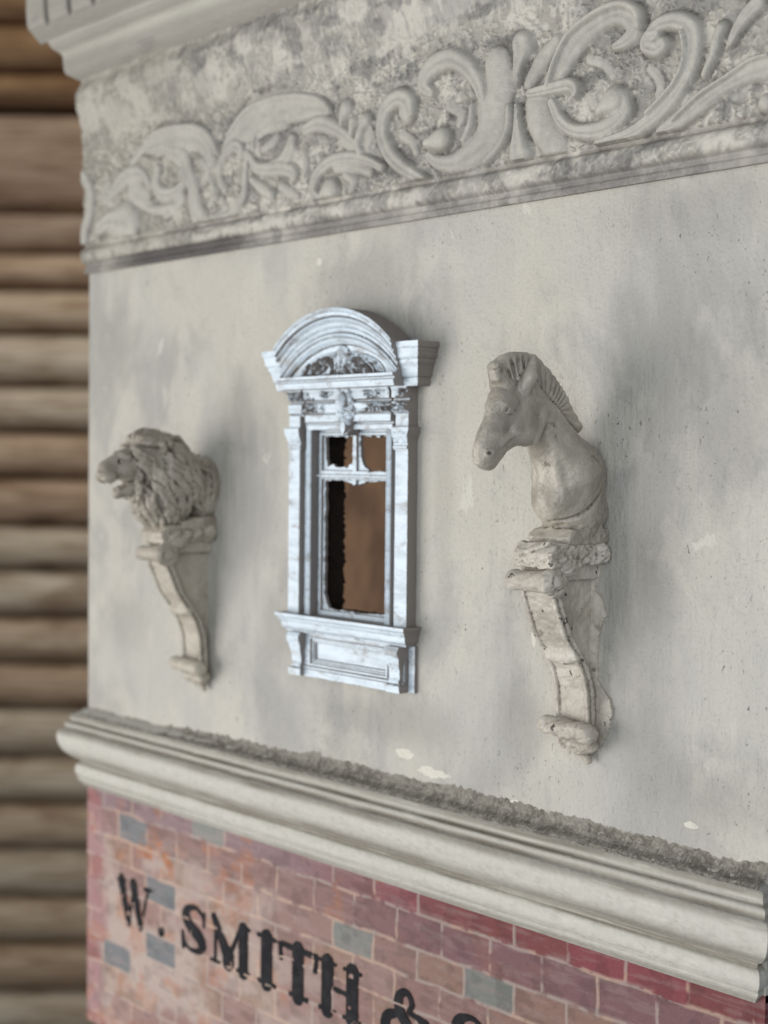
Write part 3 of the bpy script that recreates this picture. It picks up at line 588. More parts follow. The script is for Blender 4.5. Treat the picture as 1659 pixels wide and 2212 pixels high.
def frieze_c(X, Z, D):
    C = lambda *k: np.array(lin(*k))
    on = FR['on'][..., None]
    big = .75*sm(.40, .64, fbm(X/11+3, Z/8, 51, 4)+.34*(fbm(X/1.5, Z/4.5, 9, 3)-.5))[..., None]
    far = sm(-40, -130, X)[..., None]
    c = C(190, 185, 174)*(1-big)+C(156, 152, 146)*big
    c = c*(1-.75*far)+C(172, 167, 154)*.75*far
    orn = C(176, 172, 162)+0*c
    orn = orn*(1-.5*big)+C(152, 148, 142)*.5*big
    c = c*(1-on)+orn*on
    # darker wash pooled in the stipple, black-grey blotches of worn paint
    w_ = ((1-FR['worm'])*(1-FR['on']))[..., None]*sm(.40, .55, fbm(X/9, Z/9, 15, 3))[..., None]
    c = c*(1-.34*w_)
    bl_ = sm(.60, .70, fbm(X/10+7, Z/5+1, 87, 4)+.22*(fbm(X/1.3, Z/3.5, 19, 3)-.5))*sm(-140, -70, X)*(1-.75*FR['on'])
    c = c*(1-.72*bl_[..., None]*.7)+C(92, 90, 90)*.72*.7*bl_[..., None]
    e = np.exp(-((FR['q']-1.03)/.20)**2)*sm(.34, .60, fbm(X/7, Z/7, 3, 3))  # dark outline round ornaments: pooled wash and edge shading put into colour
    c = c*(1-.62*e[..., None])+C(96, 91, 85)*.62*e[..., None]
    hi = sm(1.8, 3.0, FR['O'])[..., None]; c = c*(1-.35*hi)+C(196, 191, 178)*.35*hi
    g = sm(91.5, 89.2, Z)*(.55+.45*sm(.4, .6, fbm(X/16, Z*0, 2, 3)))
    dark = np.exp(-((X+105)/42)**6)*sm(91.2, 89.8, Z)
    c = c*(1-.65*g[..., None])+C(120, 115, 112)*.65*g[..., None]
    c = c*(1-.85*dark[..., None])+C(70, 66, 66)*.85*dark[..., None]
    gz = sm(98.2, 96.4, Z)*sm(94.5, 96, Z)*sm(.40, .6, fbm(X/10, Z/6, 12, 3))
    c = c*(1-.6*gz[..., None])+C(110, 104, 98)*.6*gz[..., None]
    return c
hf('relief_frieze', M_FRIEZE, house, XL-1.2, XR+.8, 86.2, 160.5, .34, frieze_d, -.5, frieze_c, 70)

# cornice -------------------------------------------------------------------
corn = [(-.3, 159.6), (2.7, 159.9), (6.3, 162.2), (7.0, 163.2), (7.3, 165.3), (7.5, 169.3), (8.2, 170.4), (9.2, 171.2), (10.3, 172.2), (11.2, 173.6), (11.4, 174.6), (12.4, 175.4), (15.4, 178.0), (15.6, 190), (15.9, 199), (-.3, 199)]
cornice = sweep('cornice', M_CORN, house, [(XR, 0, 0, -1), (XL, 0, -1, -1), (XL, 120, -1, 0)], corn, 25)
dpro = [(11.0, 174.6), (16.7, 179.5), (17.4, 181.2), (17.8, 187), (17.6, 191), (18.2, 198.5), (11.0, 198.5)]
def dentil(xa, xb):
    V = [(x*MM, -d*MM, z*MM) for x in (xa, xb) for d, z in dpro]; n = len(dpro)
    F = [tuple(range(n))[::-1], tuple(range(n, 2*n))]+[(k, (k+1) % n, n+(k+1) % n, n+k) for k in range(n)]
    o = mesh('dentil', V, F, M_CORN, cornice, 25)
    b = o.modifiers.new('soft edges', 'BEVEL'); b.width = .0006; b.segments = 2; b.limit_method = 'ANGLE'
    return o
dentil(-184.4, -171.3)
for k in range(5):
    dentil(-168.4+k*16.2, -155.2+k*16.2)

# window ----------------------------------------------------------------------
win = empty('window'); win.parent = house; win.matrix_parent_inverse = Matrix.Translation(house.location).inverted()
CX = -13.0
def n2(X, Z, s_, seed, o=3): return fbm(X/s_, Z/s_, seed, o)
def frame_fn(X, Z):
    a = np.abs(X-CX)
    D = np.where(a > 21.9, 4.1, np.where(a > 19.7, 2.0, 3.5))
    D = np.where((a > 17.1) & (a < 19.7), 3.3+.35*np.cos((a-18.4)*4), D)
    M = (a > 17.1) & (a < 27.3)
    hd = (Z > 24.9)
    zc = Z-24.9
    Dh = np.where(zc < 1.6, 3.2, np.where(zc < 2.4, 2.6, 4.0))
    M = M | (hd & (a < 27.3)); D = np.where(hd & (a < 19.7), Dh, D)
    cap_ = (a > 21.3) & (Z > 18.7) & (Z < 25.6)
    t = (Z-18.7)/6.9
    Dc = 4.3+1.0*sm(.25, .75, t)+.35*(np.abs(t-.12) < .06)+.8*(n2(X, Z, 1.0, 3)-.5)*((t > .3) & (t < .8))
    D = np.where(cap_, Dc, D); M = M | ((a > 21.3) & (a < 27.3+1.2*sm(.3, .9, t)) & (Z > 18.7) & (Z < 25.6))
    return D+.10*(n2(X, Z, .9, 8)-.5), M & (Z > -33.6)
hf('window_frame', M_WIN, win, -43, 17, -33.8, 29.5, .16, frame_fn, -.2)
def entab_fn(X, Z):
    a = np.abs(X-CX); t = (Z-29.5)/8.0
    D = 3.4+1.2*sm(.0, .12, t)-1.0*sm(.42, .5, t)*(1-sm(.55, .6, t))+.5*sm(.85, .95, t)
    orn = (n2(X, Z, 1.0, 41, 4)-.42)*3.4
    D = D+np.clip(orn*1.5, -1.4, 1.6)*(((t > .6) & (t < .9)) | ((t > .1) & (t < .42)))*((a > 3))*sm(.42, .55, n2(X, Z, 6, 12))
    D = np.where((a > 19.6) & (a < 20.6), 2.6, D)
    return D+.12*n2(X, Z, .8, 9), (a < 27.3)
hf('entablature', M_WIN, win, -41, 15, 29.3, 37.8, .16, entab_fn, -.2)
def key_fn(X, Z):
    q = np.hypot((X-CX)/2.5, (Z-33.2)/3.5)
    D = 4.4+3.6*np.sqrt(np.clip(1-q**2, 0, 1))
    fol = stroke_ratio([(CX-.3, 37.5, 3.6), (CX, 31, 4.2), (CX+.4, 27.5, 2.8), (CX+.9, 24.4, 1.4)], X, Z)
    D2 = 4.0+1.9*np.sqrt(np.clip(1-fol**2, 0, 1))+1.9*(n2(X, Z, .95, 77, 3)-.5)
    kn = np.hypot(X-CX-1.0, (Z-25.6)*.6)
    D3 = np.where(kn < 1.1, 6.4, 0)
    return np.maximum(np.maximum(np.where(q < 1, D, 0), np.where(fol < 1, D2, 0)), D3), (q < 1) | (fol < 1) | (kn < 1.1)
hf('keystone', M_WIN, win, CX-6, CX+6, 23, 38.2, .15, key_fn, .5)
def prof_c(Z):
    return np.interp(Z, [37.4, 38.0, 39.8, 40.2, 41.0, 43.2, 44.2, 45.0, 45.6, 48.2, 48.6, 50.4], [5.0, 5.4, 5.4, 6.0, 6.2, 6.7, 7.4, 7.4, 8.0, 8.4, 8.8, 8.9])
def block_fn(X, Z):
    a = np.abs(X-CX); D = prof_c(Z)
    return D+.08*n2(X, Z, .8, 3), (a < 27.3+D-.3) & (Z < 50.2) & ((a > 25.6) | (Z < 40.5))
hf('window_cornice', M_WIN, win, -50, 24, 37.4, 50.6, .16, block_fn, -.2)
def ped_fn(X, Z):
    dx = X-CX+.3
    Ro = np.hypot(dx, Z-22.6); Ri = np.hypot(dx, Z-15.4)
    inside = Ri < 35.3
    t = np.clip((Ri-35.3)/np.maximum((Ri-35.3)+(39.1-Ro), .01), 0, 1)
    D = np.interp(t, [0, .06, .08, .22, .25, .30, .33, .52, .66, .70, .76, .79, .83, .86, 1], [6.2, 7.4, 7.7, 8.0, 8.3, 8.3, 7.9, 8.5, 9.4, 9.9, 9.9, 10.5, 10.5, 10.9, 11.1])
    # tympanum with foliage
    fz = (Z-41.2)
    fol = np.clip(1-np.hypot(dx/20.5, fz/7.8), 0, 1)
    lf = 1-np.abs(2*fbm(dx/1.9+fz*.35*np.sign(dx), fz/3.4-np.abs(dx)*.10, 5, 2)-1)*3.0
    shell = np.clip(1-np.hypot((dx-.8)/3.6, (fz-4.8)/4.6), 0, 1)
    Dt = 6.0+np.where(fol > .04, .4+1.9*np.clip(lf, -.7, 1)*sm(.03, .2, fol), 0)
    Dt = np.maximum(Dt, np.where(shell > 0, 6.4+1.7*np.sqrt(shell)+.35*np.cos(np.arctan2(dx-.8, fz+1)*16), 0))
    D = D+.22*np.cos(t*46)*(t > .04)*(t < .97)
    D = np.where(inside, Dt, D)
    base = Z < 41.3
    Dbs = np.interp(Z, [37.6, 38.6, 39.3, 39.5, 40.2, 40.4, 41.3], [9.4, 9.8, 9.9, 9.4, 9.4, 10.1, 10.3])
    D = np.where(base, Dbs, D)
    return D+.14*(n2(X, Z, .8, 4)-.5), (np.abs(dx) < 27.0) & ((Ro < 39.1) | base)
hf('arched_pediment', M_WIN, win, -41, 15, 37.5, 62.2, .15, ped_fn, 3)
def sill_fn(X, Z):
    D = np.interp(Z, [-39.4, -38.6, -38.2, -37.6, -36.2, -35.6, -34.9, -34.4, -33.5], [4.2, 4.6, 5.4, 5.7, 6.0, 6.6, 6.9, 7.6, 7.7])
    return D+.12*(n2(X, Z, .9, 4)-.5), (np.abs(X-CX) < 25.0+D*.62) & (Z < -33.4)
hf('sill', M_WIN, win, -46, 20, -39.4, -33.3, .15, sill_fn, -.2)
def apron_fn(X, Z):
    x0, x1, z0, z1 = -30.6, 5.6, -49.6, -40.6
    e = np.minimum(np.minimum(X-x0, x1-X), np.minimum(Z-z0, z1-Z))
    D = np.where(e < 0, 2.8, np.where(e < .5, 3.3, np.where(e < 1.3, 2.6, np.where(e < 1.8, 2.2, 1.5))))
    D = np.where(Z < -50.2, 3.3, D); D = np.where(Z < -51.0, 3.7, D)
    sg = np.abs(X-CX)
    D = np.where(sg > 25.6, 1.3, D)
    return D+.25*(n2(X, Z, 1.2, 14)-.5), (sg < 28.2) & (Z > -53.4+.2*n2(X, Z, 2, 1))
hf('apron_panel', M_WIN, win, -42, 16, -53.6, -39.3, .16, apron_fn, -.2)
for cx_ in (-35.4, 9.9):
    def con_fn(X, Z):
        t = (Z+53.2)/13.6; hw = np.interp(t, [0, .16, .2, .55, .8, 1], [2.9, 2.9, 2.2, 2.3, 3.0, 3.0])
        D = np.interp(t, [0, .16, .18, .24, .30, .5, .75, .86, .92, 1], [5.2, 5.4, 4.5, 4.9, 4.3, 4.6, 5.6, 6.4, 6.3, 5.6])
        return D+.35*(n2(X, Z, .9, 24)-.5), np.abs(X-cx_) < hw
    hf('console', M_WIN, win, cx_-3.2, cx_+3.2, -53.2, -39.5, .16, con_fn, .6)
HOLES = [[(-27.6, 22.8), (-14.8, 22.9), (-14.7, 16.2), (-15.3, 14.6), (-17, 13.6), (-20.4, 13.2), (-24, 14.0), (-26.8, 13.7)],
         [(-11.4, 22.9), (1.7, 22.9), (1.7, 12.3), (-4, 12.2), (-6.8, 12.0), (-8.6, 13.2), (-10, 15), (-11.1, 17.2)],
         [(-27.4, 8.6), (-26, 9.2), (-18, 8.9), (-13, 8.0), (-9, 8.9), (1.7, 9.1), (1.7, -31.2), (-10, -31.6), (-25.2, -31.6), (-26.5, -29.4), (-27.6, -26.5)]]
def sash_fn(X, Z):
    Xw = X+(n2(X, Z, 1.6, 6)-.5)*1.1; Zw = Z+(n2(X, Z, 1.6, 16)-.5)*1.2
    hole = np.zeros(X.shape, bool)
    for h_ in HOLES: hole |= pip(h_, Xw, Zw)
    D = np.full(X.shape, -.35)
    bar = (X < -28.4) | (X > 2.2) | (np.abs(X-CX) < .9) | ((Z > 9.6) & (Z < 12.2)) | (Z > 23.2) | (Z < -32)
    D = np.where(bar, .5, D); D = np.where((X < -29.4) | (X > 3.2) | (Z > 24), .0, D)
    D = np.where((Z > 10.2) & (Z < 11.0), .9, D)
    return D+.3*(n2(X, Z, 1.0, 26)-.5), ~hole
hf('sash', M_WIN, win, -31.1, 5.1, -33.7, 25.1, .16, sash_fn, -1.6)
def jamb():
    V, F = [], []
    ring = []
    for (xa, za), (xb, zb) in (((-31, -33.6), (-31, 25)), ((-31, 25), (5, 25)), ((5, 25), (5, -33.6)), ((5, -33.6), (-31, -33.6))):
        for t in np.linspace(0, 1, 150, endpoint=False): ring.append((xa+(xb-xa)*t, za+(zb-za)*t))
    R = np.array(ring); n = len(R)
    cx, cz = -13.0, -4.3
    fl = (fbm(np.arange(n)/1.7, np.zeros(n), 6, 4)-.5)*.8
    for k, (yy, ins) in enumerate(((1.9, .55), (6, .6), (10.4, .7), (11.2, .75), (11.4, -.05))):
        rag = fl*1.5 if k in (2, 3) else fl*.2
        px = R[:, 0]-np.sign(R[:, 0]-cx)*(ins+np.maximum(rag, -.3))*(np.abs(R[:, 0]-cx) > 17.9)
        pz = R[:, 1]-np.sign(R[:, 1]-cz)*(ins+np.maximum(rag, -.3))*(np.abs(R[:, 1]-cz) > 29.2)
        V += [(a*MM, (yy+(fl[i]*1.6 if k == 3 else 0))*MM, b*MM) for i, (a, b) in enumerate(zip(px, pz))]
    for k in range(4):
        F += [(k*n+i, k*n+(i+1) % n, (k+1)*n+(i+1) % n, (k+1)*n+i) for i in range(n)]
    return mesh('reveal', V, F, M_SHADE_DARK, win, None)
jamb()

# ------------------------------------------------------------------ corbels
FRONT = [(19.3, -18.2), (17.2, -22.8), (14.7, -28.2), (10.6, -33.3), (7.2, -38.2), (5.3, -43.2), (4.7, -49.2), (4.6, -54)]
def corbel(x0, top, mat, crust, label, seed):
    root = empty('corbel', (x0*MM, 0, (top-30)*MM)); tag(root, label, 'corbel', 'scrolled corbels on the plaster wall')
    dz = top+4.6
    sh = lambda pts: [(a, b+dz) for a, b in pts]
    side = sh([(-1, -10), (17.6, -10)]+[(a-1, b) for a, b in FRONT]+[(-1, -56)])
    c = Clay((-8, -2, -66+dz), (8, 26, 0+dz), .32)
    c.slab(side, -2.6, 2.6, .3, rnd=.3)
    back = [(max(a-3.6, 1.2), b-.9) for a, b in FRONT[::-1]]
    c.slab(sh([(18.6, -11)]+FRONT+back+[(14.5, -11)]), -4.9, 4.9, .3, rnd=.3)
    c.slab(sh([(-1, -10), (17, -10), (14, -14.5), (-1, -14.5)]), -4.6, 4.6, .5, rnd=.3)
    for off, wd in ((.7, .62), (-1.5, .5)):
        rail = sh([(18.6+off, -13)]+[(a+off, b) for a, b in FRONT]+[(max(a+off-1.3, .8), b-.4) for a, b in FRONT[::-1]]+[(17.3+off, -13)])
        for s in (-1, 1): c.slab(rail, s*4.9-wd, s*4.9+wd, .2, rnd=.3)
    # bellied band where the two curves of the S meet
    c.ell((0, 9.7, -34.4+dz), (5.6, 2.2, 2.2), .8)
    c.rough(.25+crust*.15, 1.7, seed)
    c.skin('bracket', mat, root, x0, -.3)
    k = Clay((-9, -2, -16+dz), (11.5, 27, -1+dz), .3)
    k.slab(sh([(-1, -10.2), (-1, -4.7), (20.2, -4.7), (22.4, -7.4), (21.6, -11), (17.8, -11.3), (14.6, -11.6), (11, -10.4)]), -6.6, 6.6, .3, rnd=.6)
    k.ell((6.3, 15.4, -10.2+dz), (1.9, 3.8, 2.6), .8); k.ell((-6.0, 15.4, -10.2+dz), (1.5, 3.6, 2.6), .8)
    k.ell((5.9, 2.0, -7.6+dz), (2.7, 2.6, 2.9), 1.0)
    if crust < .5:
        for q in range(3): k.cap((6.6, 7+q*4.6, -7.6+dz), (6.8, 9+q*4.6, -8.6+dz), 1.5, 1.0, .5)
    k.rough(.5+crust*.5, 1.2, seed+3)
    k.skin('cap_block', mat, root, x0, -.3)
    r = Clay((-10, 12, -23+dz), (11, 29, -8+dz), .3)
    r.cap((-6.2, 21.2, -14.6+dz), (4.6, 20.8, -14.4+dz), 2.6, 2.8, .5)
    r.ell((5.0, 19.0, -14.6+dz), (1.9, 4.6, 4.2), .7)
    r.ell((7.0, 19.0, -14.6+dz), (.9, 3.2, 2.9), .2, 'cut'); r.ell((6.4, 19.0, -14.6+dz), (1.0, 2.2, 2.0), .3)
    r.rough(.25+crust*.2, 1.3, seed+5)
    r.skin('scroll', mat, root, x0, -.3)
    f = Clay((-11, -2, -66+dz), (11, 14, -48+dz), .3)
    f.cap((-6.6, 7.4, -53.6+dz), (6.4, 6.4, -54.6+dz), 2.3, 2.7, .5)
    f.cap((-2, 4, -57.4+dz), (4.5, 3.2, -58.0+dz), 2.7, 2.4, 1.2)
    f.cap((1, 2.5, -60+dz), (3.6, 2.2, -62.4+dz), 1.9, .8, 1.0)
    f.rough(.4+crust*.5, 1.4, seed+9)
    f.skin('foot_roll', mat, root, x0, -.3)
    return root
zc = corbel(77.8, -4.6, M_CORBEL, 1.0, 'flaking cream corbel under the zebra bust, crusted and pitted', 11)
LX = -91.5
lc = corbel(LX, -6.9, M_CORBEL2, 0.1, 'smooth taupe corbel under the lion bust, slim and clean edged', 51)
FIL = [(70, -10), (83.6, -8.7), (83.3, -13.7), (82.2, -17.9), (83.9, -20.6), (85.5, -23.6), (83.6, -27.6), (82.7, -30.8), (82.2, -37.2), (82.7, -41.0), (84.3, -42.7), (87.0, -46.1), (87.6, -49.2), (86.5, -54.1), (84.0, -58.2), (79, -61.5), (73, -59), (71, -50), (71.5, -30)]
def fil_fn(X, Z):
    Xw = X+(n2(X, Z, 2.2, 3)-.5)*1.6; Zw = Z+(n2(X, Z, 2.2, 13)-.5)*1.6
    s = sdpoly(FIL, Xw, Zw)
    return 1.3-.35*sm(-3, 0, s)+.5*(n2(X, Z, 1.5, 23)-.5), s < 0
hf('plaster_filler', M_CORBEL, zc, 68, 90, -64, -7, .25, fil_fn, -.2)

# ------------------------------------------------------------------ zebra bust
ZX = 77.8
zt = TR['zebra']
zeb = empty('zebra_bust', (ZX*MM, 0, -0.0046)); tag(zeb, 'grey cream zebra head and neck on the flaking corbel right of the window', 'animal bust')
def N(k, u=0.0): d, z, r = zt[k]; return (u, d, z), r
z = Clay((-13, -2, -5.5), (13, 47, 43), .3)
def zc_(a, b, k=1.5, su=1.0, ua=0, ub=0, f=1.0):
    (p, r), (q, s) = N(a, ua), N(b, ub); z.cap(p, q, r*f, s*f, k, 'add', su)
# trunk
zc_('n3', 'back', 3, 1.0); zc_('chest', 'belly', 3, 1.0); zc_('n3', 'chest', 3, 1.05); zc_('belly', 'back2', 3, 1.2); zc_('n2', 'n3', 3, .92); zc_('n3', 'belly', 3, 1.1)
for s in (-1, 1):
    z.ell((s*3.9, 7.0, 8.6), (4.0, 5.6, 9.0), 1.6)
z.cap((0, 15.6, 15), (0, 14.4, 3), 2.4, 2.6, 2.0)
zc_('n0', 'n1', 2.5, .80); zc_('n1', 'n2', 2.5, .82)
z.cap((0, 27, 31), (0, 19, 25.5), 4.2, 5.0, 2.0)
z.cap((0, 28.4, 24.0), (0, 36.0, 19.2), 3.3, 2.6, 1.6, 'add', .95)
z.cap((0, 35.6, 26.6), (0, 40.0, 19.5), 2.9, 2.6, 1.6, 'add', .85)
# skull: forehead to muzzle, deep round cheeks, straight nose
zc_('fore', 'cheek', 2.0, .86, f=1.0); zc_('fore', 'n0', 2.5, .80)
z.cap((0, 33.6, 29.6), (0, 38.0, 21.6), 3.9, 3.05, 1.6, 'add', .86)
z.cap((0, 38.0, 21.6), (0, 40.4, 16.6), 3.05, 2.75, 1.5, 'add', .98)
z.cap((0, 36.4, 17.8), (0, 38.8, 15.6), 2.2, 2.2, 1.0, 'add', 1.05)
z.cap((0, 34.5, 31.5), (0, 41.6, 18.8), 1.9, 1.5, 1.0)
for s in (-1, 1):
    z.ell((s*2.7, 28.6, 25.0), (2.5, 5.4, 5.6), 1.0)
    z.cap((s*2.7, 33.4, 30.4), (s*2.9, 36.0, 29.4), 1.3, .9, .9)
    z.ell((s*3.5, 34.6, 28.3), (1.0, 1.25, 1.0), .7, 'cut')
    z.ell((s*3.15, 34.6, 28.35), (1.05, 1.15, .95), .08)
    z.cap((s*3.7, 33.4, 28.9), (s*3.5, 35.9, 29.2), .42, .36, .3); z.cap((s*3.7, 33.5, 27.6), (s*3.5, 35.8, 27.6), .38, .32, .3)
    z.ell((s*2.5, 41.0, 17.6), (1.0, 1.5, 1.2), .6)
    z.ell((s*3.1, 41.4, 17.7), (.7, .85, .5), .4, 'cut')
    z.cap((s*3.1, 37.6, 15.4), (s*2.4, 41.4, 15.2), .28, .25, .3, 'cut')
    z.cap((s*3.0, 32.6, 23.2), (s*2.9, 37.2, 20.0), .8, .6, 1.4)
    z.cap((s*2.9, 29.6, 33.6), (s*3.9, 28.4, 36.4), 1.9, 2.2, .9); z.cap((s*3.9, 28.4, 36.4), (s*4.0, 27.0, 41.6), 2.2, .7, .5)
    z.cap((s*5.4, 26.8, 35.6), (s*5.1, 26.2, 40.4), 1.35, .45, .35, 'cut')
z.cap((3.9, 25.6, 20.6), (4.2, 23.4, 27.5), .7, 1.3, 1.2)
for s in (-1, 1):
    z.cap((s*3.8, 21, 23), (s*5.0, 12, 13), .8, 1.3, 1.5); z.cap((s*3.2, 18.5, 20), (s*4.0, 15.5, 8), .7, .9, 1.5)
# stiff mane: ribbed crest from the forelock over the poll and down the neck, thick at its root
z.slab(TR['zmane'], -1.7, 1.7, 1.3, rnd=1.0, wob=lambda U, D, Z: .17*np.cos(np.arctan2(Z-27, D-19)*32+1.5*np.sin(D*.7)))
z.cap((-2.2, 33.4, 34.4), (-1.4, 36.0, 38.6), 2.0, 1.5, 1.0); z.cap((1.6, 33.6, 34.6), (1.0, 35.9, 37.6), 1.7, 1.2, 1.0)
for s in (-1, 1):
    z.ell((s*2.4, 31.8, 38.4), (1.5, 2.2, 3.0), .6, 'cut')
    for q in range(4): z.cap((s*1.9, 31.6-q*1.5, 35.0+q*.4), (s*1.7, 34.0-q*2.3, 40.2+q*.9), .5, .35, .4)
# strap line over the chest and mould seam down the nose, both cut where the surface really is
def at(a, q): return int(np.clip(round((q-z.lo[a])/z.h), 0, z.n[a]-1))
prev = None
for q in np.linspace(0, 1, 26):
    d_, h_ = 2.5+15*q, 12.0-11.5*math.sin(q*math.pi/2)**.8
    colm_ = z.v[:, at(1, d_), at(2, h_)]; ii = np.nonzero(colm_ < 0)[0]
    if len(ii):
        p_ = (z.lo[0]+ii.max()*z.h, d_, h_)
        if prev: z.cap(prev, p_, .42, .42, .5, 'cut')
        prev = p_
prev = None
for h_ in np.linspace(33.5, 15.5, 40):
    rowd = z.v[at(0, -.2), :, at(2, h_)]; ii = np.nonzero(rowd < 0)[0]
    if len(ii):
        p_ = (-.2, z.lo[1]+ii.max()*z.h+.25, h_)
        if prev: z.cap(prev, p_, .30, .30, .15, 'cut')
        prev = p_
z.slab([(-1, -5.2), (16.0, -5.2), (16.2, -3.4), (14.5, -1.4), (-1, -1.4)], -6.6, 7.4, 1.2, rnd=.6)
z.rough(.25, 2.6, 5); z.rough(.5, 1.6, 15, -9, .5)
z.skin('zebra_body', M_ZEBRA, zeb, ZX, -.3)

# ------------------------------------------------------------------ lion bust
lt = TR['lion']
lion = empty('lion_bust', (LX*MM, 0, -0.0069)); tag(lion, 'taupe roaring lion head with thick mane on the smooth corbel left of the window', 'animal bust')
L = Clay((-15, -2, -9), (15, 46, 29), .32)
def NL(k): d, z_, r = lt[k]; return np.array((0, d, z_)), r
def lc_(a, b, k=2.0, su=1.0, f=1.0):
    (p, r), (q, s) = NL(a), NL(b); L.cap(p, q, r*f, s*f, k, 'add', su)
lc_('body', 'body2', 2, 1.0); L.ell((0, 3, 5.5), (9.4, 6.5, 10.5), 2.0)
MB = Clay((-15, -2, -9), (15, 46, 29), .32)
for a, b in (('m0', 'm1'), ('m1', 'm2'), ('m0', 'm2'), ('m1', 'm3'), ('m3', 'm2')):
    (p, r), (q, s) = NL(a), NL(b); L.cap(p, q, r*.90, s*.90, 2.5, 'add', .95)
L.cap((0, 24.5, 18.5), (0, 15, 17), 4.6, 4.8, 2.0)
# face
L.cap((0, 31, 12.5), (0, 39.0, 11.2), 5.0, 2.9, 1.5, 'add', .92)
L.cap((0, 33, 16.2), (0, 40.6, 12.6), 2.4, 1.9, 1.2)
L.cap((0, 40.4, 11.6), (0, 41.2, 10.2), 2.3, 2.2, .8)
for s in (-1, 1):
    L.ell((s*1.9, 39.8, 9.3), (2.1, 2.6, 2.2), .7); L.cap((s*1.7, 34.8, 16.6), (s*3.4, 33.4, 15.6), 1.25, 1.1, .8)
    L.ell((s*2.5, 36.0, 14.4), (.9, 1.0, .8), .5, 'cut'); L.ell((s*2.5, 35.6, 14.3), (.65, .65, .6), .15)
    L.ell((s*3.3, 33.5, 10.6), (2.0, 3.2, 2.6), 1.0)
    L.ell((s*1.1, 43.0, 11.2), (.5, .6, .45), .3, 'cut')
    L.ell((s*6.6, 22.2, 19.0), (2.0, 1.7, 2.5), .3)
# open jaw
L.cap((0, 29.5, 5.6), (0, 35.2, 3.9), 2.9, 1.9, 1.0, 'add', 1.1); L.cap((0, 35.0, 4.0), (0, 36.0, 3.2), 1.8, 1.4, .6)
L.ell((0, 36.0, 6.6), (2.6, 3.6, 1.7), .5, 'cut')
for s in (-1, 1):
    L.cap((s*1.7, 39.6, 8.2), (s*1.6, 39.2, 6.6), .55, .2, .3); L.cap((s*1.4, 35.8, 4.4), (s*1.4, 36.2, 5.8), .5, .2, .3)
L.cap((0, 31.5, 6.0), (0, 35.6, 5.4), 1.0, .8, .4)
# mane locks: rows of tapering wavy tufts combed back and down from the face
rg = random.Random(8)
def surf(u, d, z_):
    i = [int(np.clip(round((c-l)/L.h), 0, m-1)) for c, l, m in zip((u, d, z_), L.lo, L.n)]
    return L.v[tuple(i)]
base_v = L.v.copy()
def bsurf(p):
    i = tuple(int(np.clip(round((c-l)/L.h), 1, m-2)) for c, l, m in zip(p, L.lo, L.n)); return base_v[i]
def bgrad(p):
    i = [int(np.clip(round((c-l)/L.h), 1, m-2)) for c, l, m in zip(p, L.lo, L.n)]
    g = np.array([base_v[i[0]+1, i[1], i[2]]-base_v[i[0]-1, i[1], i[2]], base_v[i[0], i[1]+1, i[2]]-base_v[i[0], i[1]-1, i[2]], base_v[i[0], i[1], i[2]+1]-base_v[i[0], i[1], i[2]-1]])
    return g/(np.linalg.norm(g)+1e-6)
def project(p):
    p = np.array(p, float)
    for _ in range(6): p = p-bgrad(p)*bsurf(p)*.9
    return p
locks = 0
for ringk, (rr, cnt) in enumerate(((5.6, 11), (8.2, 15), (10.8, 18), (13.6, 20), (16.2, 18))):
    for q in range(cnt):
        for s in ((1, -1) if ringk < 9 else (1,)):
            an = math.pi*(q+.5*(ringk % 2)+rg.uniform(-.2, .2))/cnt   # 0 = top, pi = bottom
            d0 = 30.5-ringk*4.3+rg.uniform(-.8, .8)-2.4*math.sin(an*.5)*0
            p = np.array((s*rr*.8*math.sin(an), d0-3.0*max(0, math.cos(an))*0, 9.5-ringk*.9+rr*math.cos(an)))
            p = project(p)
            if bsurf(p) > 1.0 or p[1] < 8: continue
            pts = [p]; L_ = rg.uniform(8.5, 12.5)
            ph = rg.uniform(0, 6.28)
            dirv = np.array((s*.22*math.sin(an), -1.0, -.75-.35*math.sin(an)))
            if math.cos(an) < -.3: dirv = np.array((0, -.45, -1.0))
            for st in range(5):
                g = bgrad(pts[-1]); dv = dirv-g*(dirv@g); dv = dv/(np.linalg.norm(dv)+1e-6)
                lat = np.cross(g, dv)
                nx_ = pts[-1]+dv*L_/5+lat*.75*math.sin(ph+st*1.5)
                nx_ = project(nx_); pts.append(nx_+bgrad(nx_)*1.25)
            rad = [.7, 1.05, 1.15, 1.0, .7, .25]
            for j in range(5): L.cap(pts[j], pts[j+1], rad[j], rad[j+1], .10)
            locks += 1
for ku in range(9):
    for kd in (30.0, 26.0):
        p = project((-5.6+1.4*ku+(.7 if kd < 28 else 0), kd, 21.5))
        if bsurf(p) > 1.0: continue
        pts = [p]; ph = rg.uniform(0, 6.28)
        for st in range(5):
            g = bgrad(pts[-1]); dv = np.array((.12*p[0], -1.0, -.25)); dv = dv-g*(dv@g); dv = dv/(np.linalg.norm(dv)+1e-6)
            nx_ = project(pts[-1]+dv*1.9+np.cross(g, dv)*.6*math.sin(ph+st*1.4)); pts.append(nx_+bgrad(nx_)*1.1)
        for j in range(5): L.cap(pts[j], pts[j+1], [.7, 1.0, 1.1, 1.0, .7, .25][j], [.7, 1.0, 1.1, 1.0, .7, .25][j+1], .10)
for s in (-1, 1): L.ell((s*7.0, 22.4, 19.6), (1.9, 1.7, 2.6), .2)
# shoulder edge of the body and plinth
L.cap((8.6, 3.2, 13), (8.9, 3.4, -3), .5, .5, .5, 'cut')
L.slab([(-1, -8.6), (14, -8.6), (14.5, -6), (9, -4.6), (-1, -4.2)], -7.0, 7.4, 1.0, rnd=.6)
L.rough(.3, 1.8, 25)
L.skin('lion_body', M_LION, lion, LX, -.3)

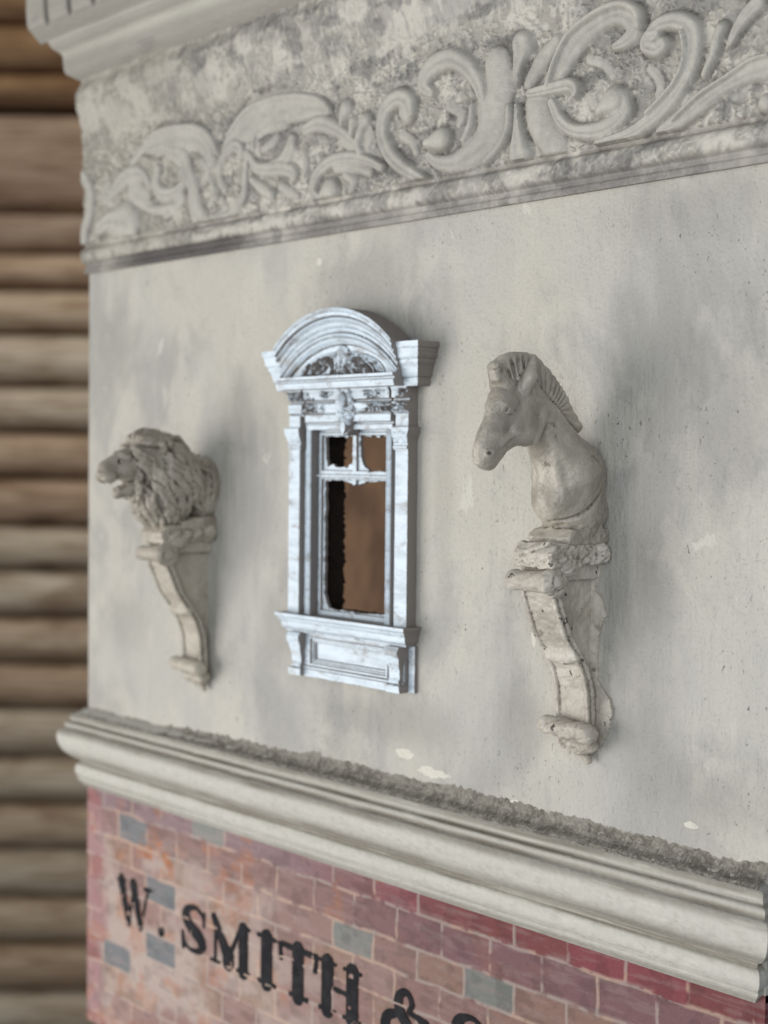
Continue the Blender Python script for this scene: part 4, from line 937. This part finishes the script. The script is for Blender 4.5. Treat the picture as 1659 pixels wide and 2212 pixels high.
# ------------------------------------------------------------------ log wall behind
FW = Vector((fw.x, fw.y, 0)).normalized(); RT = Vector((rt.x, rt.y, 0)).normalized()
DIST = 2.6
O = cam.location+FW*DIST
K = DIST/3067.0
logs = empty('log_wall', (O.x, O.y, O.z-1.2)); tag(logs, 'brown horizontal log cladding out of focus behind the dollhouse', 'wall')
def zrow(y): return -(y-1106)*K-DIST*math.tan(CAM_PITCH)   # height relative to the camera
def strip(rows, name, sharp=None):
    V, F, Cc = [], [], []
    xs = np.linspace(-1.3, .3, 9)
    for (ya, yb, depth, colr) in rows:
        za, zb = zrow(ya), zrow(yb); m = 14
        b0 = len(V)
        for k in range(m+1):
            t = k/m; z_ = za+(zb-za)*t; bul = depth*1.25*(1-abs(2*t-1)**2.6)-(.035 if k in (0, m) else 0)
            for x in xs:
                p = O+RT*float(x)-FW*bul; V.append((p.x, p.y, O.z+z_)); q_ = float(sm(.45, .95, t)); Cc.append(tuple(a*(1-.6*q_)+b*.6*q_ for a, b in zip(colr, (.19, .115, .068))))  # browner lower part: weathering and top-lit shading both in the colour
        nx = len(xs)
        for k in range(m):
            for i in range(nx-1):
                F.append((b0+k*nx+i, b0+(k+1)*nx+i, b0+(k+1)*nx+i+1, b0+k*nx+i+1))
    return mesh(name, V, np.array(F), M_LOG, logs, sharp, np.array(Cc))
GREY, TAN, BRN, DBR = lin(212, 196, 172), lin(206, 184, 156), lin(196, 170, 142), lin(140, 110, 78)
edges = [558, 636, 730, 842, 942, 1040, 1143, 1240, 1341, 1441, 1539, 1645, 1746, 1846, 1953, 2054, 2160, 2262, 2364]
pal = [BRN, TAN, GREY, GREY, BRN, BRN, GREY, GREY, TAN, BRN, GREY, GREY, TAN, GREY, TAN, BRN, GREY, TAN]
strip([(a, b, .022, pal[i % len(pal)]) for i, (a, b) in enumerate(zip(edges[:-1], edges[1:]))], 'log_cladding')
box_ = None
strip([(256, 470, .006, lin(164, 140, 118)), (472, 556, .010, lin(168, 146, 124))], 'wide_board')
strip([(a, b, .020, DBR) for a, b in ((178, 243), (74, 176), (-30, 72), (-140, -32), (-250, -142))], 'upper_log')
def added_gap_sheet():
    V = []
    for dd in (.03, .06):
        for x, y in ((-1.3, 2500), (.3, 2500), (.3, -260), (-1.3, -260)):
            p = O+RT*x+FW*dd; V.append((p.x, p.y, O.z+zrow(y)))
    F = [(0, 1, 2, 3), (7, 6, 5, 4), (0, 4, 5, 1), (1, 5, 6, 2), (2, 6, 7, 3), (3, 7, 4, 0)]
    return mesh('gap_dark_sheet', V, F, M_SHADE_DARK, logs, 20)  # dark sheet added behind the logs, closes the gaps and darkens them
added_gap_sheet()
cab = empty('cabinet', (-0.35, 0.30, -0.9)); tag(cab, 'plain brown wooden cabinet glimpsed through the dollhouse window openings', 'cabinet')
box('door_panel', M_BROWN, cab, -455, 120, 303, 318, -850, 420)
box('carcass', M_BROWN, cab, -480, 150, 318.3, 560, -900, 450)
bpy.context.view_layer.update()
